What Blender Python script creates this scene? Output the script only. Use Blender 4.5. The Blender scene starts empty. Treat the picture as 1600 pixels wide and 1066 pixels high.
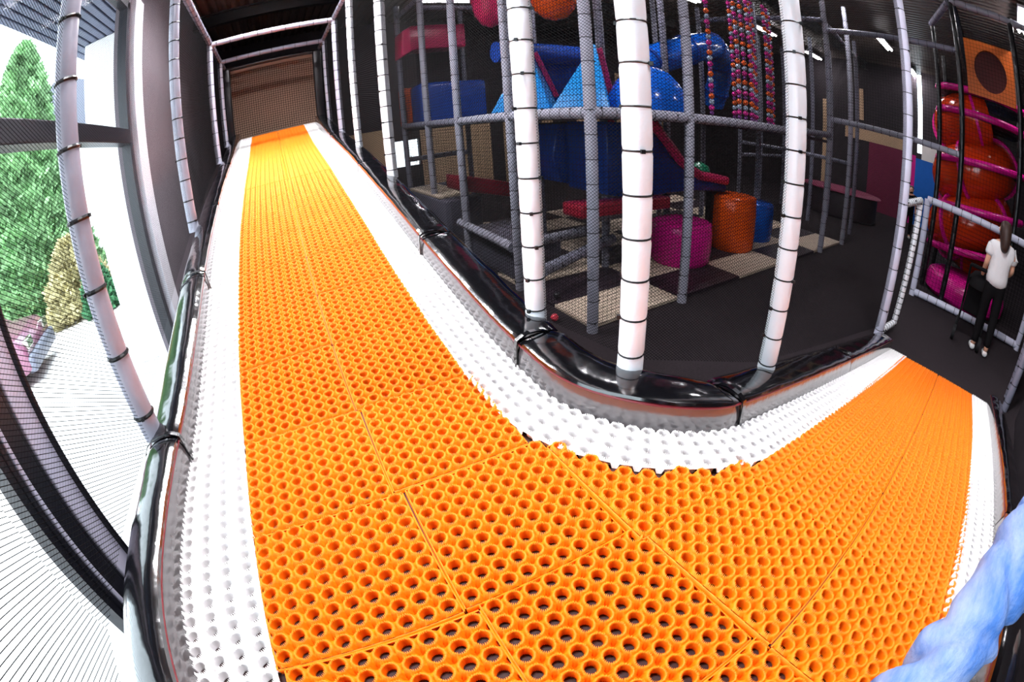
import bpy, bmesh, math, random
import numpy as np
from mathutils import Vector, Matrix

random.seed(7)
rng = np.random.default_rng(7)
sc = bpy.context.scene
COL = sc.collection

# All layout numbers are in "tile units" (one slope tile = 0.475 m), measured from
# the point of the track under the lens; the hall floor lies ZF units below the lens.
T = 0.475
ZF = 3.93


def W(p):
    return Vector((p[0] * T, p[1] * T, (p[2] + ZF) * T))


# ------------------------------------------------------------------ camera
cam = bpy.data.cameras.new('camera')
cam.type = 'PANO'
try:
    cam.panorama_type = 'FISHEYE_EQUISOLID'
    cam.fisheye_lens = 16.0
    cam.fisheye_fov = math.pi
except Exception:
    cam.cycles.panorama_type = 'FISHEYE_EQUISOLID'
    cam.cycles.fisheye_lens = 16.0
    cam.cycles.fisheye_fov = math.pi
cam.sensor_fit = 'HORIZONTAL'
cam.sensor_width = 36.0
cam.clip_start = 0.01
cam.clip_end = 500
camo = bpy.data.objects.new('camera', cam)
COL.objects.link(camo)
Mc = ((0.8703053037, -0.2754610503, 0.4082767297),
      (-0.4888345253, -0.3820031336, 0.7842923006),
      (-0.0600789908, -0.8821535103, -0.4671142250))
camo.matrix_world = Matrix(((Mc[0][0], -Mc[0][1], -Mc[0][2], 0),
                            (Mc[1][0], -Mc[1][1], -Mc[1][2], 0),
                            (Mc[2][0], -Mc[2][1], -Mc[2][2], ZF * T),
                            (0, 0, 0, 1)))
sc.camera = camo

# ------------------------------------------------------------------ world, sun, exposure
SKY = 3.5
SUN = 3.0
LAMP = 10.0
EXPOSURE = 1.0
wd = bpy.data.worlds.new('overcast_sky')
sc.world = wd
wd.use_nodes = True
bg = wd.node_tree.nodes['Background']
bg.inputs['Color'].default_value = (0.86, 0.93, 1.0, 1)
bg.inputs['Strength'].default_value = SKY
sun = bpy.data.lights.new('sun', 'SUN')
sun.energy = SUN
sun.angle = 0.3
suno = bpy.data.objects.new('sun', sun)
suno.rotation_euler = (math.radians(38), math.radians(12), 0)
COL.objects.link(suno)
sc.view_settings.view_transform = 'Standard'
sc.view_settings.look = 'None'
sc.view_settings.gamma = 1
sc.view_settings.use_curve_mapping = False
sc.view_settings.exposure = EXPOSURE
try:
    sc.cycles.use_denoising = True
    sc.cycles.use_adaptive_sampling = True
    sc.cycles.adaptive_threshold = 0.02
    sc.cycles.max_bounces = 7
    sc.cycles.diffuse_bounces = 4
    sc.cycles.transparent_max_bounces = 12
    sc.cycles.sample_clamp_indirect = 6.0
except Exception:
    pass


def portal(name, loc, sx, sy, rot):
    l = bpy.data.lights.new(name, 'AREA')
    l.shape = 'RECTANGLE'
    l.size = sx
    l.size_y = sy
    l.cycles.is_portal = True
    o = bpy.data.objects.new(name, l)
    o.location = loc
    o.rotation_euler = rot
    COL.objects.link(o)


# light enters by the glazed left facade (portals only guide the sky sampling)
portal('window_portal', W((-2.9, 6.06, 0.35)), 5.2 * T, 7.9 * T, (math.pi / 2, 0, -math.pi / 2))
portal('window_portal', W((-2.9, -0.6, 0.35)), 6.4 * T, 7.9 * T, (math.pi / 2, 0, -math.pi / 2))


# ------------------------------------------------------------------ materials
def lin(c):
    return tuple(((x / 255) / 12.92 if x / 255 <= 0.04045 else ((x / 255 + 0.055) / 1.055) ** 2.4) for x in c)


def mat(name, rgb, rough=0.5, spec=0.5, metal=0.0, var=0.08, scale=8.0, bump=0.0, bscale=40.0, emit=0.0,
        coat=0.0, sub=0.0, stretch=None, sheen=0.0):
    m = bpy.data.materials.new(name)
    m.use_nodes = True
    nt = m.node_tree
    b = nt.nodes['Principled BSDF']
    c = lin(rgb)
    b.inputs['Base Color'].default_value = (*c, 1)
    b.inputs['Roughness'].default_value = rough
    b.inputs['Specular IOR Level'].default_value = spec
    b.inputs['Metallic'].default_value = metal
    if coat:
        b.inputs['Coat Weight'].default_value = coat
        b.inputs['Coat Roughness'].default_value = 0.08
    if sheen:
        b.inputs['Sheen Weight'].default_value = sheen
    if sub:
        b.inputs['Subsurface Weight'].default_value = sub
        b.inputs['Subsurface Radius'].default_value = (0.006, 0.003, 0.001)
    tc = nt.nodes.new('ShaderNodeTexCoord')
    mp = nt.nodes.new('ShaderNodeMapping')
    if stretch:
        mp.inputs['Scale'].default_value = stretch
    nt.links.new(tc.outputs['Object'], mp.inputs['Vector'])
    if var:
        n = nt.nodes.new('ShaderNodeTexNoise')
        n.inputs['Scale'].default_value = scale
        n.inputs['Detail'].default_value = 4
        nt.links.new(mp.outputs['Vector'], n.inputs['Vector'])
        r = nt.nodes.new('ShaderNodeValToRGB')
        r.color_ramp.elements[0].position = 0.3
        r.color_ramp.elements[1].position = 0.7
        r.color_ramp.elements[0].color = (*[x * (1 - var) for x in c], 1)
        r.color_ramp.elements[1].color = (*[min(1, x * (1 + var)) for x in c], 1)
        nt.links.new(n.outputs['Fac'], r.inputs['Fac'])
        nt.links.new(r.outputs['Color'], b.inputs['Base Color'])
    if bump:
        n2 = nt.nodes.new('ShaderNodeTexNoise')
        n2.inputs['Scale'].default_value = bscale
        n2.inputs['Detail'].default_value = 3
        nt.links.new(mp.outputs['Vector'], n2.inputs['Vector'])
        bp = nt.nodes.new('ShaderNodeBump')
        bp.inputs['Strength'].default_value = bump
        bp.inputs['Distance'].default_value = 0.02
        nt.links.new(n2.outputs['Fac'], bp.inputs['Height'])
        nt.links.new(bp.outputs['Normal'], b.inputs['Normal'])
    if emit:
        b.inputs['Emission Color'].default_value = (*c, 1)
        b.inputs['Emission Strength'].default_value = emit
    return m


M = {}
M['orange_bristle'] = mat('orange_bristle', (255, 123, 0), 0.55, 0.3, var=0.1, scale=60)
M['white_bristle'] = mat('white_bristle', (243, 240, 240), 0.55, 0.3, var=0.03, scale=40)
M['board'] = mat('dark_board', (58, 36, 36), 0.6, 0.3, var=0.3, scale=14)
M['black_vinyl'] = mat('black_vinyl', (6, 6, 9), 0.13, 0.8, var=0.2, scale=5, bump=0.22, bscale=7, coat=0.5)
M['vinyl_side_reflect'] = mat('vinyl_side_reflect', (70, 66, 68), 0.14, 0.8, var=0.1, scale=6, bump=0.12, bscale=14, coat=0.6)  # black vinyl; the white mat's reflection is put into its grey base colour
M['red_piping'] = mat('red_piping', (104, 22, 34), 0.4, 0.5, var=0.05)
M['white_foam'] = mat('white_foam', (236, 238, 244), 0.28, 0.5, var=0.02, bump=0.12, bscale=26)
M['grey_foam'] = mat('grey_foam', (150, 150, 164), 0.34, 0.5, var=0.05, bump=0.1, bscale=26)
M['pale_foam'] = mat('pale_lavender_foam', (206, 206, 226), 0.32, 0.5, var=0.03, bump=0.1, bscale=26)
M['slate_foam'] = mat('slate_foam', (120, 120, 136), 0.4, 0.5, var=0.06, bump=0.1, bscale=26)
M['black_tie'] = mat('black_tie', (12, 12, 14), 0.4, 0.4, var=0)
M['black_net'] = mat('black_net', (3, 3, 4), 0.8, 0.1, var=0)
M['white_net'] = mat('white_net', (205, 195, 175), 0.7, 0.2, var=0)
M['black_post'] = mat('black_post', (16, 14, 17), 0.3, 0.5, var=0.1)
M['carpet'] = mat('dark_carpet', (44, 38, 41), 0.95, 0.1, var=0.22, scale=120, bump=0.3, bscale=300)
M['ceiling'] = mat('dark_ceiling_sheet', (92, 80, 74), 0.4, 0.5, var=0.1)
M['wall_grey'] = mat('grey_wall_paint', (104, 96, 102), 0.7, 0.2, var=0.06, scale=3)
M['wall_dark'] = mat('dark_wall_paint', (50, 44, 48), 0.7, 0.2, var=0.1, scale=3)
M['wall_beige'] = mat('beige_wall_paint', (204, 172, 138), 0.75, 0.2, var=0.06, scale=2)
M['wall_tan'] = mat('tan_board', (150, 122, 104), 0.7, 0.2, var=0.08, scale=2)
M['wall_maroon'] = mat('maroon_wall_paint', (120, 32, 66), 0.6, 0.3, var=0.05)
M['wall_blue'] = mat('blue_wall_paint', (20, 98, 190), 0.6, 0.3, var=0.04)
M['wall_white'] = mat('white_wall_paint', (238, 232, 228), 0.7, 0.2, var=0.02)
M['magenta'] = mat('magenta_vinyl', (214, 22, 136), 0.25, 0.5, var=0.05, bump=0.08, bscale=10)
M['pink'] = mat('pink_vinyl', (206, 36, 96), 0.28, 0.5, var=0.05, bump=0.06, bscale=10)
M['orange_vinyl'] = mat('orange_vinyl', (226, 84, 16), 0.25, 0.5, var=0.05, bump=0.08, bscale=10)
M['blue_vinyl'] = mat('blue_vinyl', (26, 64, 150), 0.25, 0.5, var=0.05, bump=0.06, bscale=10)
M['sky_vinyl'] = mat('sky_blue_vinyl', (12, 136, 214), 0.3, 0.5, var=0.05, bump=0.06, bscale=10)
M['blue_plastic'] = mat('blue_plastic', (16, 92, 200), 0.16, 0.5, var=0.03)
M['red_vinyl'] = mat('dark_red_vinyl', (134, 22, 42), 0.3, 0.5, var=0.05)
M['tube_orange'] = mat('orange_red_plastic', (198, 52, 12), 0.16, 0.5, var=0.05, coat=0.4)
M['panel_orange'] = mat('amber_panel', (206, 96, 16), 0.45, 0.4, var=0.06)
M['hole_red'] = mat('deep_red_panel', (74, 8, 10), 0.5, 0.3, var=0.1)
M['mat_beige'] = mat('beige_mat', (202, 184, 164), 0.6, 0.3, var=0.05)
M['mat_dark'] = mat('dark_mat', (44, 34, 42), 0.5, 0.3, var=0.1)
M['grey_mat'] = mat('grey_vinyl_mat', (92, 90, 104), 0.4, 0.4, var=0.06)
M['black_frame'] = mat('black_window_frame', (28, 28, 36), 0.35, 0.5, var=0.05)
M['grey_frame'] = mat('grey_window_frame', (206, 202, 222), 0.4, 0.5, var=0.05)
M['white_trim'] = mat('white_trim', (226, 222, 230), 0.5, 0.4, var=0.03)
M['soffit'] = mat('grey_soffit_sheet', (92, 100, 124), 0.4, 0.5, var=0.05)
M['pavement'] = mat('pale_pavement', (214, 208, 204), 0.9, 0.1, var=0.1, scale=3)
M['render_white'] = mat('white_render', (236, 236, 236), 0.9, 0.1, var=0.03)
M['leaf'] = mat('thuja_leaf', (128, 166, 118), 0.6, 0.2, var=0.5, scale=1.6)
M['leaf_dry'] = mat('dry_leaf', (176, 168, 128), 0.7, 0.2, var=0.4, scale=2)
M['leaf_bush'] = mat('bush_leaf', (70, 120, 84), 0.6, 0.2, var=0.4, scale=2)
M['bark'] = mat('bark', (80, 62, 50), 0.9, 0.1, var=0.2)
M['car_red'] = mat('maroon_car_paint', (116, 70, 92), 0.2, 0.5, var=0.02, coat=0.5)
M['car_grey'] = mat('grey_car_plastic', (96, 98, 112), 0.4, 0.4, var=0.03)
M['car_glass'] = mat('dark_car_glass', (30, 34, 42), 0.08, 0.6, var=0)
M['rubber'] = mat('tyre_rubber', (28, 28, 30), 0.7, 0.2, var=0.1)
M['chrome'] = mat('silver_metal', (190, 186, 176), 0.2, 0.5, metal=0.9, var=0)
M['denim'] = mat('faded_denim', (112, 140, 186), 0.9, 0.05, var=0.1, scale=30, bump=0.25, bscale=90)


def denim_highlights(m):  # pale noise streaks over the blue stand in for the leg's highlight
    nt = m.node_tree
    b = nt.nodes['Principled BSDF']
    tc = nt.nodes.new('ShaderNodeTexCoord')
    mp = nt.nodes.new('ShaderNodeMapping')
    mp.inputs['Scale'].default_value = (2.5, 9, 9)
    n = nt.nodes.new('ShaderNodeTexNoise')
    n.inputs['Scale'].default_value = 1.0
    n.inputs['Detail'].default_value = 8
    n.inputs['Roughness'].default_value = 0.65
    r = nt.nodes.new('ShaderNodeValToRGB')
    r.color_ramp.elements[0].position = 0.36
    r.color_ramp.elements[0].color = (*lin((66, 104, 166)), 1)
    r.color_ramp.elements[1].position = 0.68
    r.color_ramp.elements[1].color = (*lin((152, 166, 196)), 1)
    nt.links.new(tc.outputs['Object'], mp.inputs['Vector'])
    nt.links.new(mp.outputs['Vector'], n.inputs['Vector'])
    nt.links.new(n.outputs['Fac'], r.inputs['Fac'])
    nt.links.new(r.outputs['Color'], b.inputs['Base Color'])


denim_highlights(M['denim'])
M['skin'] = mat('skin', (222, 164, 136), 0.5, 0.3, var=0.05, sub=0.1)
M['cotton'] = mat('white_cotton', (226, 222, 224), 0.85, 0.1, var=0.03, bump=0.25, bscale=14)
M['trouser'] = mat('black_trouser', (18, 16, 18), 0.8, 0.1, var=0.1)
M['hair'] = mat('brown_hair', (56, 38, 32), 0.5, 0.3, var=0.3, scale=40, stretch=(1, 1, .15))
M['shoe'] = mat('white_shoe', (232, 230, 230), 0.5, 0.3, var=0.03)
M['green'] = mat('green_vinyl', (14, 120, 84), 0.3, 0.5, var=0.05)
M['bead_orange'] = mat('orange_bead', (234, 92, 20), 0.3, 0.5, var=0)
M['bead_silver'] = mat('silver_bead', (160, 178, 200), 0.3, 0.5, var=0)
M['bead_magenta'] = mat('magenta_bead', (212, 30, 140), 0.3, 0.5, var=0)
M['bead_purple'] = mat('purple_bead', (124, 60, 140), 0.3, 0.5, var=0)
M['tube_light'] = mat('fluorescent_tube', (255, 250, 255), 0.5, 0.2, var=0, emit=30.0)
M['ball_black'] = mat('black_ball', (30, 26, 32), 0.4, 0.4, var=0)
M['ball_red'] = mat('red_ball', (206, 60, 76), 0.4, 0.4, var=0)


def glass_mat():
    m = bpy.data.materials.new('window_glass')
    m.use_nodes = True
    nt = m.node_tree
    nt.nodes.clear()
    out = nt.nodes.new('ShaderNodeOutputMaterial')
    mix = nt.nodes.new('ShaderNodeMixShader')
    fr = nt.nodes.new('ShaderNodeLayerWeight')
    fr.inputs['Blend'].default_value = 0.12
    tr = nt.nodes.new('ShaderNodeBsdfTransparent')
    tr.inputs['Color'].default_value = (0.93, 0.97, 0.98, 1)
    pw = nt.nodes.new('ShaderNodeMath')
    pw.operation = 'MULTIPLY'
    pw.inputs[1].default_value = 0.015
    gl = nt.nodes.new('ShaderNodeBsdfGlossy')
    gl.inputs['Roughness'].default_value = 0.02
    nt.links.new(fr.outputs['Facing'], pw.inputs[0])
    nt.links.new(pw.outputs[0], mix.inputs[0])
    nt.links.new(tr.outputs[0], mix.inputs[1])
    nt.links.new(gl.outputs[0], mix.inputs[2])
    nt.links.new(mix.outputs[0], out.inputs[0])
    return m


M['glass'] = glass_mat()

# ------------------------------------------------------------------ object helpers
ORG = {}


def tag(o, label=None, cat=None, group=None, kind=None):
    if label:
        o['label'] = label
    if cat:
        o['category'] = cat
    if group:
        o['group'] = group
    if kind:
        o['kind'] = kind
    return o


def thing(name, label, cat, loc, group=None):
    o = bpy.data.objects.new(name, None)
    o.empty_display_size = 0.1
    COL.objects.link(o)
    o.location = W(loc)
    ORG[o.name] = Vector(loc)
    return tag(o, label, cat, group)


def link(name, me, parent=None, loc=(0, 0, 0)):
    o = bpy.data.objects.new(name, me)
    COL.objects.link(o)
    ORG[o.name] = Vector(loc)
    if parent is not None:
        o.parent = parent
        o.location = (Vector(loc) - ORG[parent.name]) * T
    else:
        o.location = W(loc)
    return o


def mesh_np(name, v, f, m, smooth=False):
    """v: (n,3) metres, f: (k,4) quads"""
    me = bpy.data.meshes.new(name)
    v = np.asarray(v, np.float32)
    f = np.asarray(f, np.int32)
    me.vertices.add(len(v))
    me.vertices.foreach_set('co', v.ravel())
    k = f.shape[1]
    me.loops.add(f.size)
    me.loops.foreach_set('vertex_index', f.ravel())
    me.polygons.add(len(f))
    me.polygons.foreach_set('loop_start', np.arange(0, f.size, k, dtype=np.int32))
    me.polygons.foreach_set('loop_total', np.full(len(f), k, np.int32))
    if smooth:
        me.polygons.foreach_set('use_smooth', np.ones(len(f), bool))
    me.update(calc_edges=True)
    me.materials.append(m)
    return me


class MB:
    def __init__(self):
        self.v = []
        self.f = []

    def add(self, vs, fs):
        b = len(self.v)
        self.v += [tuple(p) for p in vs]
        self.f += [tuple(i + b for i in q) for q in fs]
        return self

    def box(self, x0, x1, y0, y1, z0, z1):
        vs = [(x, y, z) for z in (z0, z1) for y in (y0, y1) for x in (x0, x1)]
        return self.add(vs, [(0, 2, 3, 1), (4, 5, 7, 6), (0, 1, 5, 4), (2, 6, 7, 3), (0, 4, 6, 2), (1, 3, 7, 5)])

    def obox(self, c, s, R):
        vs = []
        for z in (-1, 1):
            for y in (-1, 1):
                for x in (-1, 1):
                    vs.append(Vector(c) + R @ Vector((x * s[0], y * s[1], z * s[2])))
        return self.add(vs, [(0, 2, 3, 1), (4, 5, 7, 6), (0, 1, 5, 4), (2, 6, 7, 3), (0, 4, 6, 2), (1, 3, 7, 5)])

    def tube(self, path, r, n=12, cap=True, closed=False, squash=None):
        P = [Vector(p) for p in path]
        k = len(P)
        rs = r if isinstance(r, (list, tuple)) else [r] * k
        vs, fs = [], []
        up = None
        for i in range(k):
            if closed:
                t = P[(i + 1) % k] - P[i - 1]
            else:
                t = P[min(i + 1, k - 1)] - P[max(i - 1, 0)]
            t.normalize()
            if up is None:
                up = Vector((0, 0, 1)) if abs(t.z) < 0.9 else Vector((1, 0, 0))
            a = t.cross(up)
            a.normalize()
            b = a.cross(t)
            b.normalize()
            up = b
            for j in range(n):
                th = 2 * math.pi * j / n
                vs.append(P[i] + (a * math.cos(th) + b * math.sin(th) * (squash or 1)) * rs[i])
        m = k if closed else k - 1
        for i in range(m):
            i2 = (i + 1) % k
            for j in range(n):
                j2 = (j + 1) % n
                fs.append((i * n + j, i * n + j2, i2 * n + j2, i2 * n + j))
        if cap and not closed:
            fs.append(tuple(range(n))[::-1])
            fs.append(tuple((k - 1) * n + j for j in range(n)))
        return self.add(vs, fs)

    def lathe(self, prof, c=(0, 0, 0), n=24, sx=1, sy=1):
        vs, fs = [], []
        for r, z in prof:
            for j in range(n):
                a = 2 * math.pi * j / n
                vs.append((c[0] + r * math.cos(a) * sx, c[1] + r * math.sin(a) * sy, c[2] + z))
        for i in range(len(prof) - 1):
            for j in range(n):
                j2 = (j + 1) % n
                fs.append((i * n + j, i * n + j2, (i + 1) * n + j2, (i + 1) * n + j))
        if prof[0][0] > 1e-4:
            fs.append(tuple(range(n))[::-1])
        if prof[-1][0] > 1e-4:
            fs.append(tuple((len(prof) - 1) * n + j for j in range(n)))
        return self.add(vs, fs)

    def prism(self, poly, axis, a, b):
        """polygon in the two other axes, extruded along axis from a to b"""
        def put(p, t):
            return {'x': (t, p[0], p[1]), 'y': (p[0], t, p[1]), 'z': (p[0], p[1], t)}[axis]
        k = len(poly)
        vs = [put(p, a) for p in poly] + [put(p, b) for p in poly]
        fs = [tuple(range(k))[::-1], tuple(range(k, 2 * k))]
        fs += [(i, (i + 1) % k, k + (i + 1) % k, k + i) for i in range(k)]
        return self.add(vs, fs)

    def sphere(self, c, r, n=16, m=10, s=(1, 1, 1)):
        prof = [(max(1e-5, r * math.sin(math.pi * i / m)), -r * math.cos(math.pi * i / m)) for i in range(m + 1)]
        vs, fs = [], []
        for rr, z in prof:
            for j in range(n):
                a = 2 * math.pi * j / n
                vs.append((c[0] + rr * math.cos(a) * s[0], c[1] + rr * math.sin(a) * s[1], c[2] + z * s[2]))
        for i in range(m):
            for j in range(n):
                j2 = (j + 1) % n
                fs.append((i * n + j, i * n + j2, (i + 1) * n + j2, (i + 1) * n + j))
        return self.add(vs, fs)

    def mesh(self, name, m, origin=(0, 0, 0), smooth=False, bevel=0, seg=3):
        o = Vector(origin)
        me = bpy.data.meshes.new(name)
        me.from_pydata([(Vector(p) - o) * T for p in self.v], [], self.f)
        bm = bmesh.new()
        bm.from_mesh(me)
        bmesh.ops.remove_doubles(bm, verts=bm.verts, dist=1e-5)
        bmesh.ops.recalc_face_normals(bm, faces=bm.faces)
        if bevel:
            bmesh.ops.bevel(bm, geom=[e for e in bm.edges if e.is_manifold and e.calc_face_angle(0) > 0.5],
                            offset=bevel * T, segments=seg, affect='EDGES', profile=0.5)
        for f in bm.faces:
            f.smooth = smooth
        if smooth:
            for e in bm.edges:
                if e.is_manifold and e.calc_face_angle(0) > 0.75:
                    e.smooth = False
        bm.to_mesh(me)
        bm.free()
        me.materials.append(m)
        return me

    def build(self, name, m, parent=None, loc=None, smooth=False, bevel=0, seg=3):
        if loc is None:
            if parent is not None:
                loc = tuple(ORG[parent.name])
            else:
                xs = np.array([tuple(p) for p in self.v])
                loc = (float(xs[:, 0].mean()), float(xs[:, 1].mean()), float(xs[:, 2].min()))
        return link(name, self.mesh(name, m, loc, smooth, bevel, seg), parent, loc)


def struct(o):
    o['kind'] = 'structure'
    return o


def circ(c, r, n, axis='z', a0=0, a1=2 * math.pi, end=False):
    out = []
    for i in range(n + (1 if end else 0)):
        a = a0 + (a1 - a0) * i / n
        u, w = r * math.cos(a), r * math.sin(a)
        out.append({'z': (c[0] + u, c[1] + w, c[2]), 'x': (c[0], c[1] + u, c[2] + w),
                    'y': (c[0] + u, c[1], c[2] + w)}[axis])
    return out


def catmull(pts, step=0.15):
    P = [np.array(p, float) for p in pts]
    P = [2 * P[0] - P[1]] + P + [2 * P[-1] - P[-2]]
    out = []
    for i in range(1, len(P) - 2):
        L = np.linalg.norm(P[i + 1] - P[i])
        k = max(1, int(round(L / step)))
        for j in range(k):
            t = j / k
            out.append(0.5 * ((2 * P[i]) + (-P[i - 1] + P[i + 1]) * t + (2 * P[i - 1] - 5 * P[i] + 4 * P[i + 1] - P[i + 2]) * t * t
                              + (-P[i - 1] + 3 * P[i] - 3 * P[i + 1] + P[i + 2]) * t ** 3))
    out.append(P[-2])
    return np.array(out)


# ------------------------------------------------------------------ the shape of the track
GY = np.array([-9, 2.3, 2.7, 3.1, 3.5, 4.1, 4.63, 5.4, 6.65, 7.87, 10.1, 12.6, 13.8, 17.4, 30])
GZ = np.array([-2.065, -2.06, -2.045, -2.015, -1.965, -1.85, -1.735, -1.57, -1.265, -0.99, -0.5, -0.03, 0.2, 1.0, 1.0])


def gz(y):
    return np.interp(y, GY, GZ)


def px(x):
    x = np.asarray(x, float)
    s = 0.2291
    q = np.clip(x - 1.43, 0, 0.9)
    r = -s * q * q / 1.8
    return np.where(x > 2.33, -s * (x - 1.88), r)


def zs(x, y):
    return gz(y) + px(x)


XEND = 9.87
arc = [(2.8 + 1.2 * math.cos(a), 2.65 + 1.2 * math.sin(a)) for a in np.linspace(math.pi, 1.5 * math.pi, 17)]
inner_path = np.array([(1.6, y) for y in np.arange(17.4, 2.7, -0.2)] + arc + [(x, 1.45) for x in np.arange(2.95, XEND, 0.2)]
                      + [(XEND, 1.45)])
outer_path = np.array([(-1.25, y) for y in np.arange(17.4, 5.0, -0.2)]
                      + [tuple(p) for p in catmull([(-1.25, 4.9), (-1.29, 3.9), (-1.39, 2.8), (-1.43, 1.9), (-1.38, 1.25), (-1.2, 0.45),
                                                    (-0.85, -0.3), (-0.3, -0.92), (0.4, -1.27), (1.3, -1.38), (2.4, -1.37)], 0.12)]
                      + [(x, -1.36) for x in np.arange(2.6, XEND, 0.2)] + [(XEND, -1.36)])


class Path:
    def __init__(self, pts, side):
        self.p = pts
        d = np.linalg.norm(np.diff(pts, axis=0), axis=1)
        self.s = np.concatenate([[0], np.cumsum(d)])
        t = np.gradient(pts, axis=0)
        t /= np.linalg.norm(t, axis=1)[:, None]
        self.t = t
        self.n = np.stack([t[:, 1], -t[:, 0]], 1) * side   # towards the track
        self.len = self.s[-1]

    def at(self, s):
        x = np.interp(s, self.s, self.p[:, 0])
        y = np.interp(s, self.s, self.p[:, 1])
        nx = np.interp(s, self.s, self.n[:, 0])
        ny = np.interp(s, self.s, self.n[:, 1])
        l = np.hypot(nx, ny)
        return x, y, nx / l, ny / l

    def s_of(self, x, y):
        return float(self.s[np.argmin((self.p[:, 0] - x) ** 2 + (self.p[:, 1] - y) ** 2)])


PI_ = Path(inner_path, 1)
PO_ = Path(outer_path, -1)


def dist_to(path, x, y):
    return float(np.sqrt(((path.p[:, 0] - x) ** 2 + (path.p[:, 1] - y) ** 2).min()))


# ------------------------------------------------------------------ bristle cell (one hole with its ring of bristles)
NC = 48
HB = 0.076      # bristle height in units


def cell_template(seed=0):
    r_ = np.random.default_rng(seed)
    th = np.arange(NC) / NC * 2 * np.pi
    even = (np.arange(NC) % 2 == 0)
    jit = r_.uniform(-1, 1, NC)
    rings = []
    # radii in pitch units, heights in bristle heights
    rings.append((np.where(even, 0.270, 0.325), np.full(NC, -1.0)))
    rings.append((np.where(even, 0.312, 0.378), np.where(even, -0.06, -0.34) + 0.06 * jit))
    rings.append((np.where(even, 0.350, 0.392), np.where(even, 0.06, -0.28) + 0.06 * jit))
    rings.append((np.where(even, 0.440, 0.415), np.where(even, 0.02, -0.28) + 0.06 * jit))
    rings.append((np.where(even, 0.490, 0.470), np.full(NC, -0.26) + 0.05 * jit))
    sq = 0.5 / np.maximum(np.abs(np.cos(th)), np.abs(np.sin(th)))
    rings.append((sq, np.where(sq > 0.60, -0.95, -0.34)))
    v = []
    for r, z in rings:
        v.append(np.stack([r * np.cos(th), r * np.sin(th), z], 1))
    v = np.concatenate(v)
    f = []
    K = len(rings)
    for i in range(K - 1):
        for j in range(NC):
            j2 = (j + 1) % NC
            f.append((i * NC + j, i * NC + j2, (i + 1) * NC + j2, (i + 1) * NC + j))
    return v, np.array(f, np.int32)


CT = [cell_template(s) for s in range(6)]
PT = 1.0 / 9.0


MG = 0.982     # the holes keep a small margin to the tile edge


def flat_cells(cells, matl, name):
    """cells: list of (i,j) on a flat tile, local units centred on the tile"""
    V, F = [], []
    b = 0
    for i, j in cells:
        v, f = CT[(i * 7 + j * 3) % 6]
        q = v.copy()
        q[:, :2] *= PT * MG
        q[:, 0] += ((i + 0.5) * PT - 0.5) * MG
        q[:, 1] += ((j + 0.5) * PT - 0.5) * MG
        q[:, 2] *= HB
        V.append(q)
        F.append(f + b)
        b += len(v)
    # plain edge strip of the tile, beside the outermost cells
    cs = set(cells)
    h, e, z0, z1 = 0.5 * PT * MG, 0.5 * (1 - MG), -0.42 * HB, -1.0 * HB
    for i, j in cells:
        cx, cy = ((i + 0.5) * PT - 0.5) * MG, ((j + 0.5) * PT - 0.5) * MG
        for di, dj in ((1, 0), (-1, 0), (0, 1), (0, -1)):
            if (i + di, j + dj) in cs:
                continue
            tx, ty = -dj, di
            p = [(cx + di * h - tx * h, cy + dj * h - ty * h), (cx + di * h + tx * h, cy + dj * h + ty * h)]
            o = [(a_ + di * e, b_ + dj * e) for a_, b_ in p]
            if e < 0.003 or not (i + di in (-1, 9) or j + dj in (-1, 9)):
                o = p
            V.append(np.array([(*p[0], z0), (*p[1], z0), (*o[1], z0), (*o[0], z0), (*o[0], z1), (*o[1], z1)]))
            F.append(np.array([(0, 1, 2, 3), (3, 2, 5, 4)], np.int32) + b)
            b += 6
    return mesh_np(name, np.concatenate(V) * T, np.concatenate(F), matl)


slope = thing('dry_ski_slope', 'orange and white bristle mat sliding track that drops and turns right', 'slide track', (0.2, 6, -3.93))
FULL = flat_cells([(i, j) for i in range(9) for j in range(9)], M['orange_bristle'], 'orange_tile')


def place_tile(me, cx, cy, rot=0.0, name='orange_tile', dz=0.0):
    e = 0.35
    fx = float(zs(cx + e, cy) - zs(cx - e, cy)) / (2 * e)
    fy = float(zs(cx, cy + e) - zs(cx, cy - e)) / (2 * e)
    zc = (float(zs(cx, cy)) * 2 + float(zs(cx + .3, cy)) + float(zs(cx - .3, cy)) + float(zs(cx, cy + .3)) + float(zs(cx, cy - .3))) / 6
    n = Vector((-fx, -fy, 1)).normalized()
    xa = Vector((math.cos(rot), math.sin(rot), 0))
    xa = (xa - n * xa.dot(n)).normalized()
    ya = n.cross(xa)
    R = Matrix((xa, ya, n)).transposed()
    o = link(name, me, slope, (cx, cy, zc + dz))
    o.rotation_euler = R.to_euler()
    return o


# rows of the straight: y of each seam, stepping one tile along the slope
rows = [1.13]
while rows[-1] < 17.2:
    y = rows[-1]
    sl = float(gz(y + 0.7) - gz(y + 0.3)) / 0.4
    rows.append(y + 1.004 / math.sqrt(1 + sl * sl))
for k in range(len(rows) - 1):
    yc = (rows[k] + rows[k + 1]) / 2
    xc = 0.17 + 0.09 * max(0, min(1, (3.2 - yc) / 2.2))
    rot = -0.03 if k < 2 else 0.0
    if yc + 0.5 > 17.6:
        n = int((17.4 - rows[k]) * 9)
        if n > 0:
            me = flat_cells([(i, j) for i in range(9) for j in range(n)], M['orange_bristle'], 'orange_tile')
            place_tile(me, xc - 0.505, yc, 0)
            place_tile(me, xc + 0.505, yc, 0)
        continue
    lt = place_tile(FULL, (xc - 0.003 - 0.84) / 2, yc, rot * .5, dz=random.uniform(-.004, .004))
    lt.scale = ((xc - 0.003 + 0.84), 1, 1)
    place_tile(FULL, xc + 0.505, yc + random.uniform(-.02, .02), rot, dz=random.uniform(-.004, .004))
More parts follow.
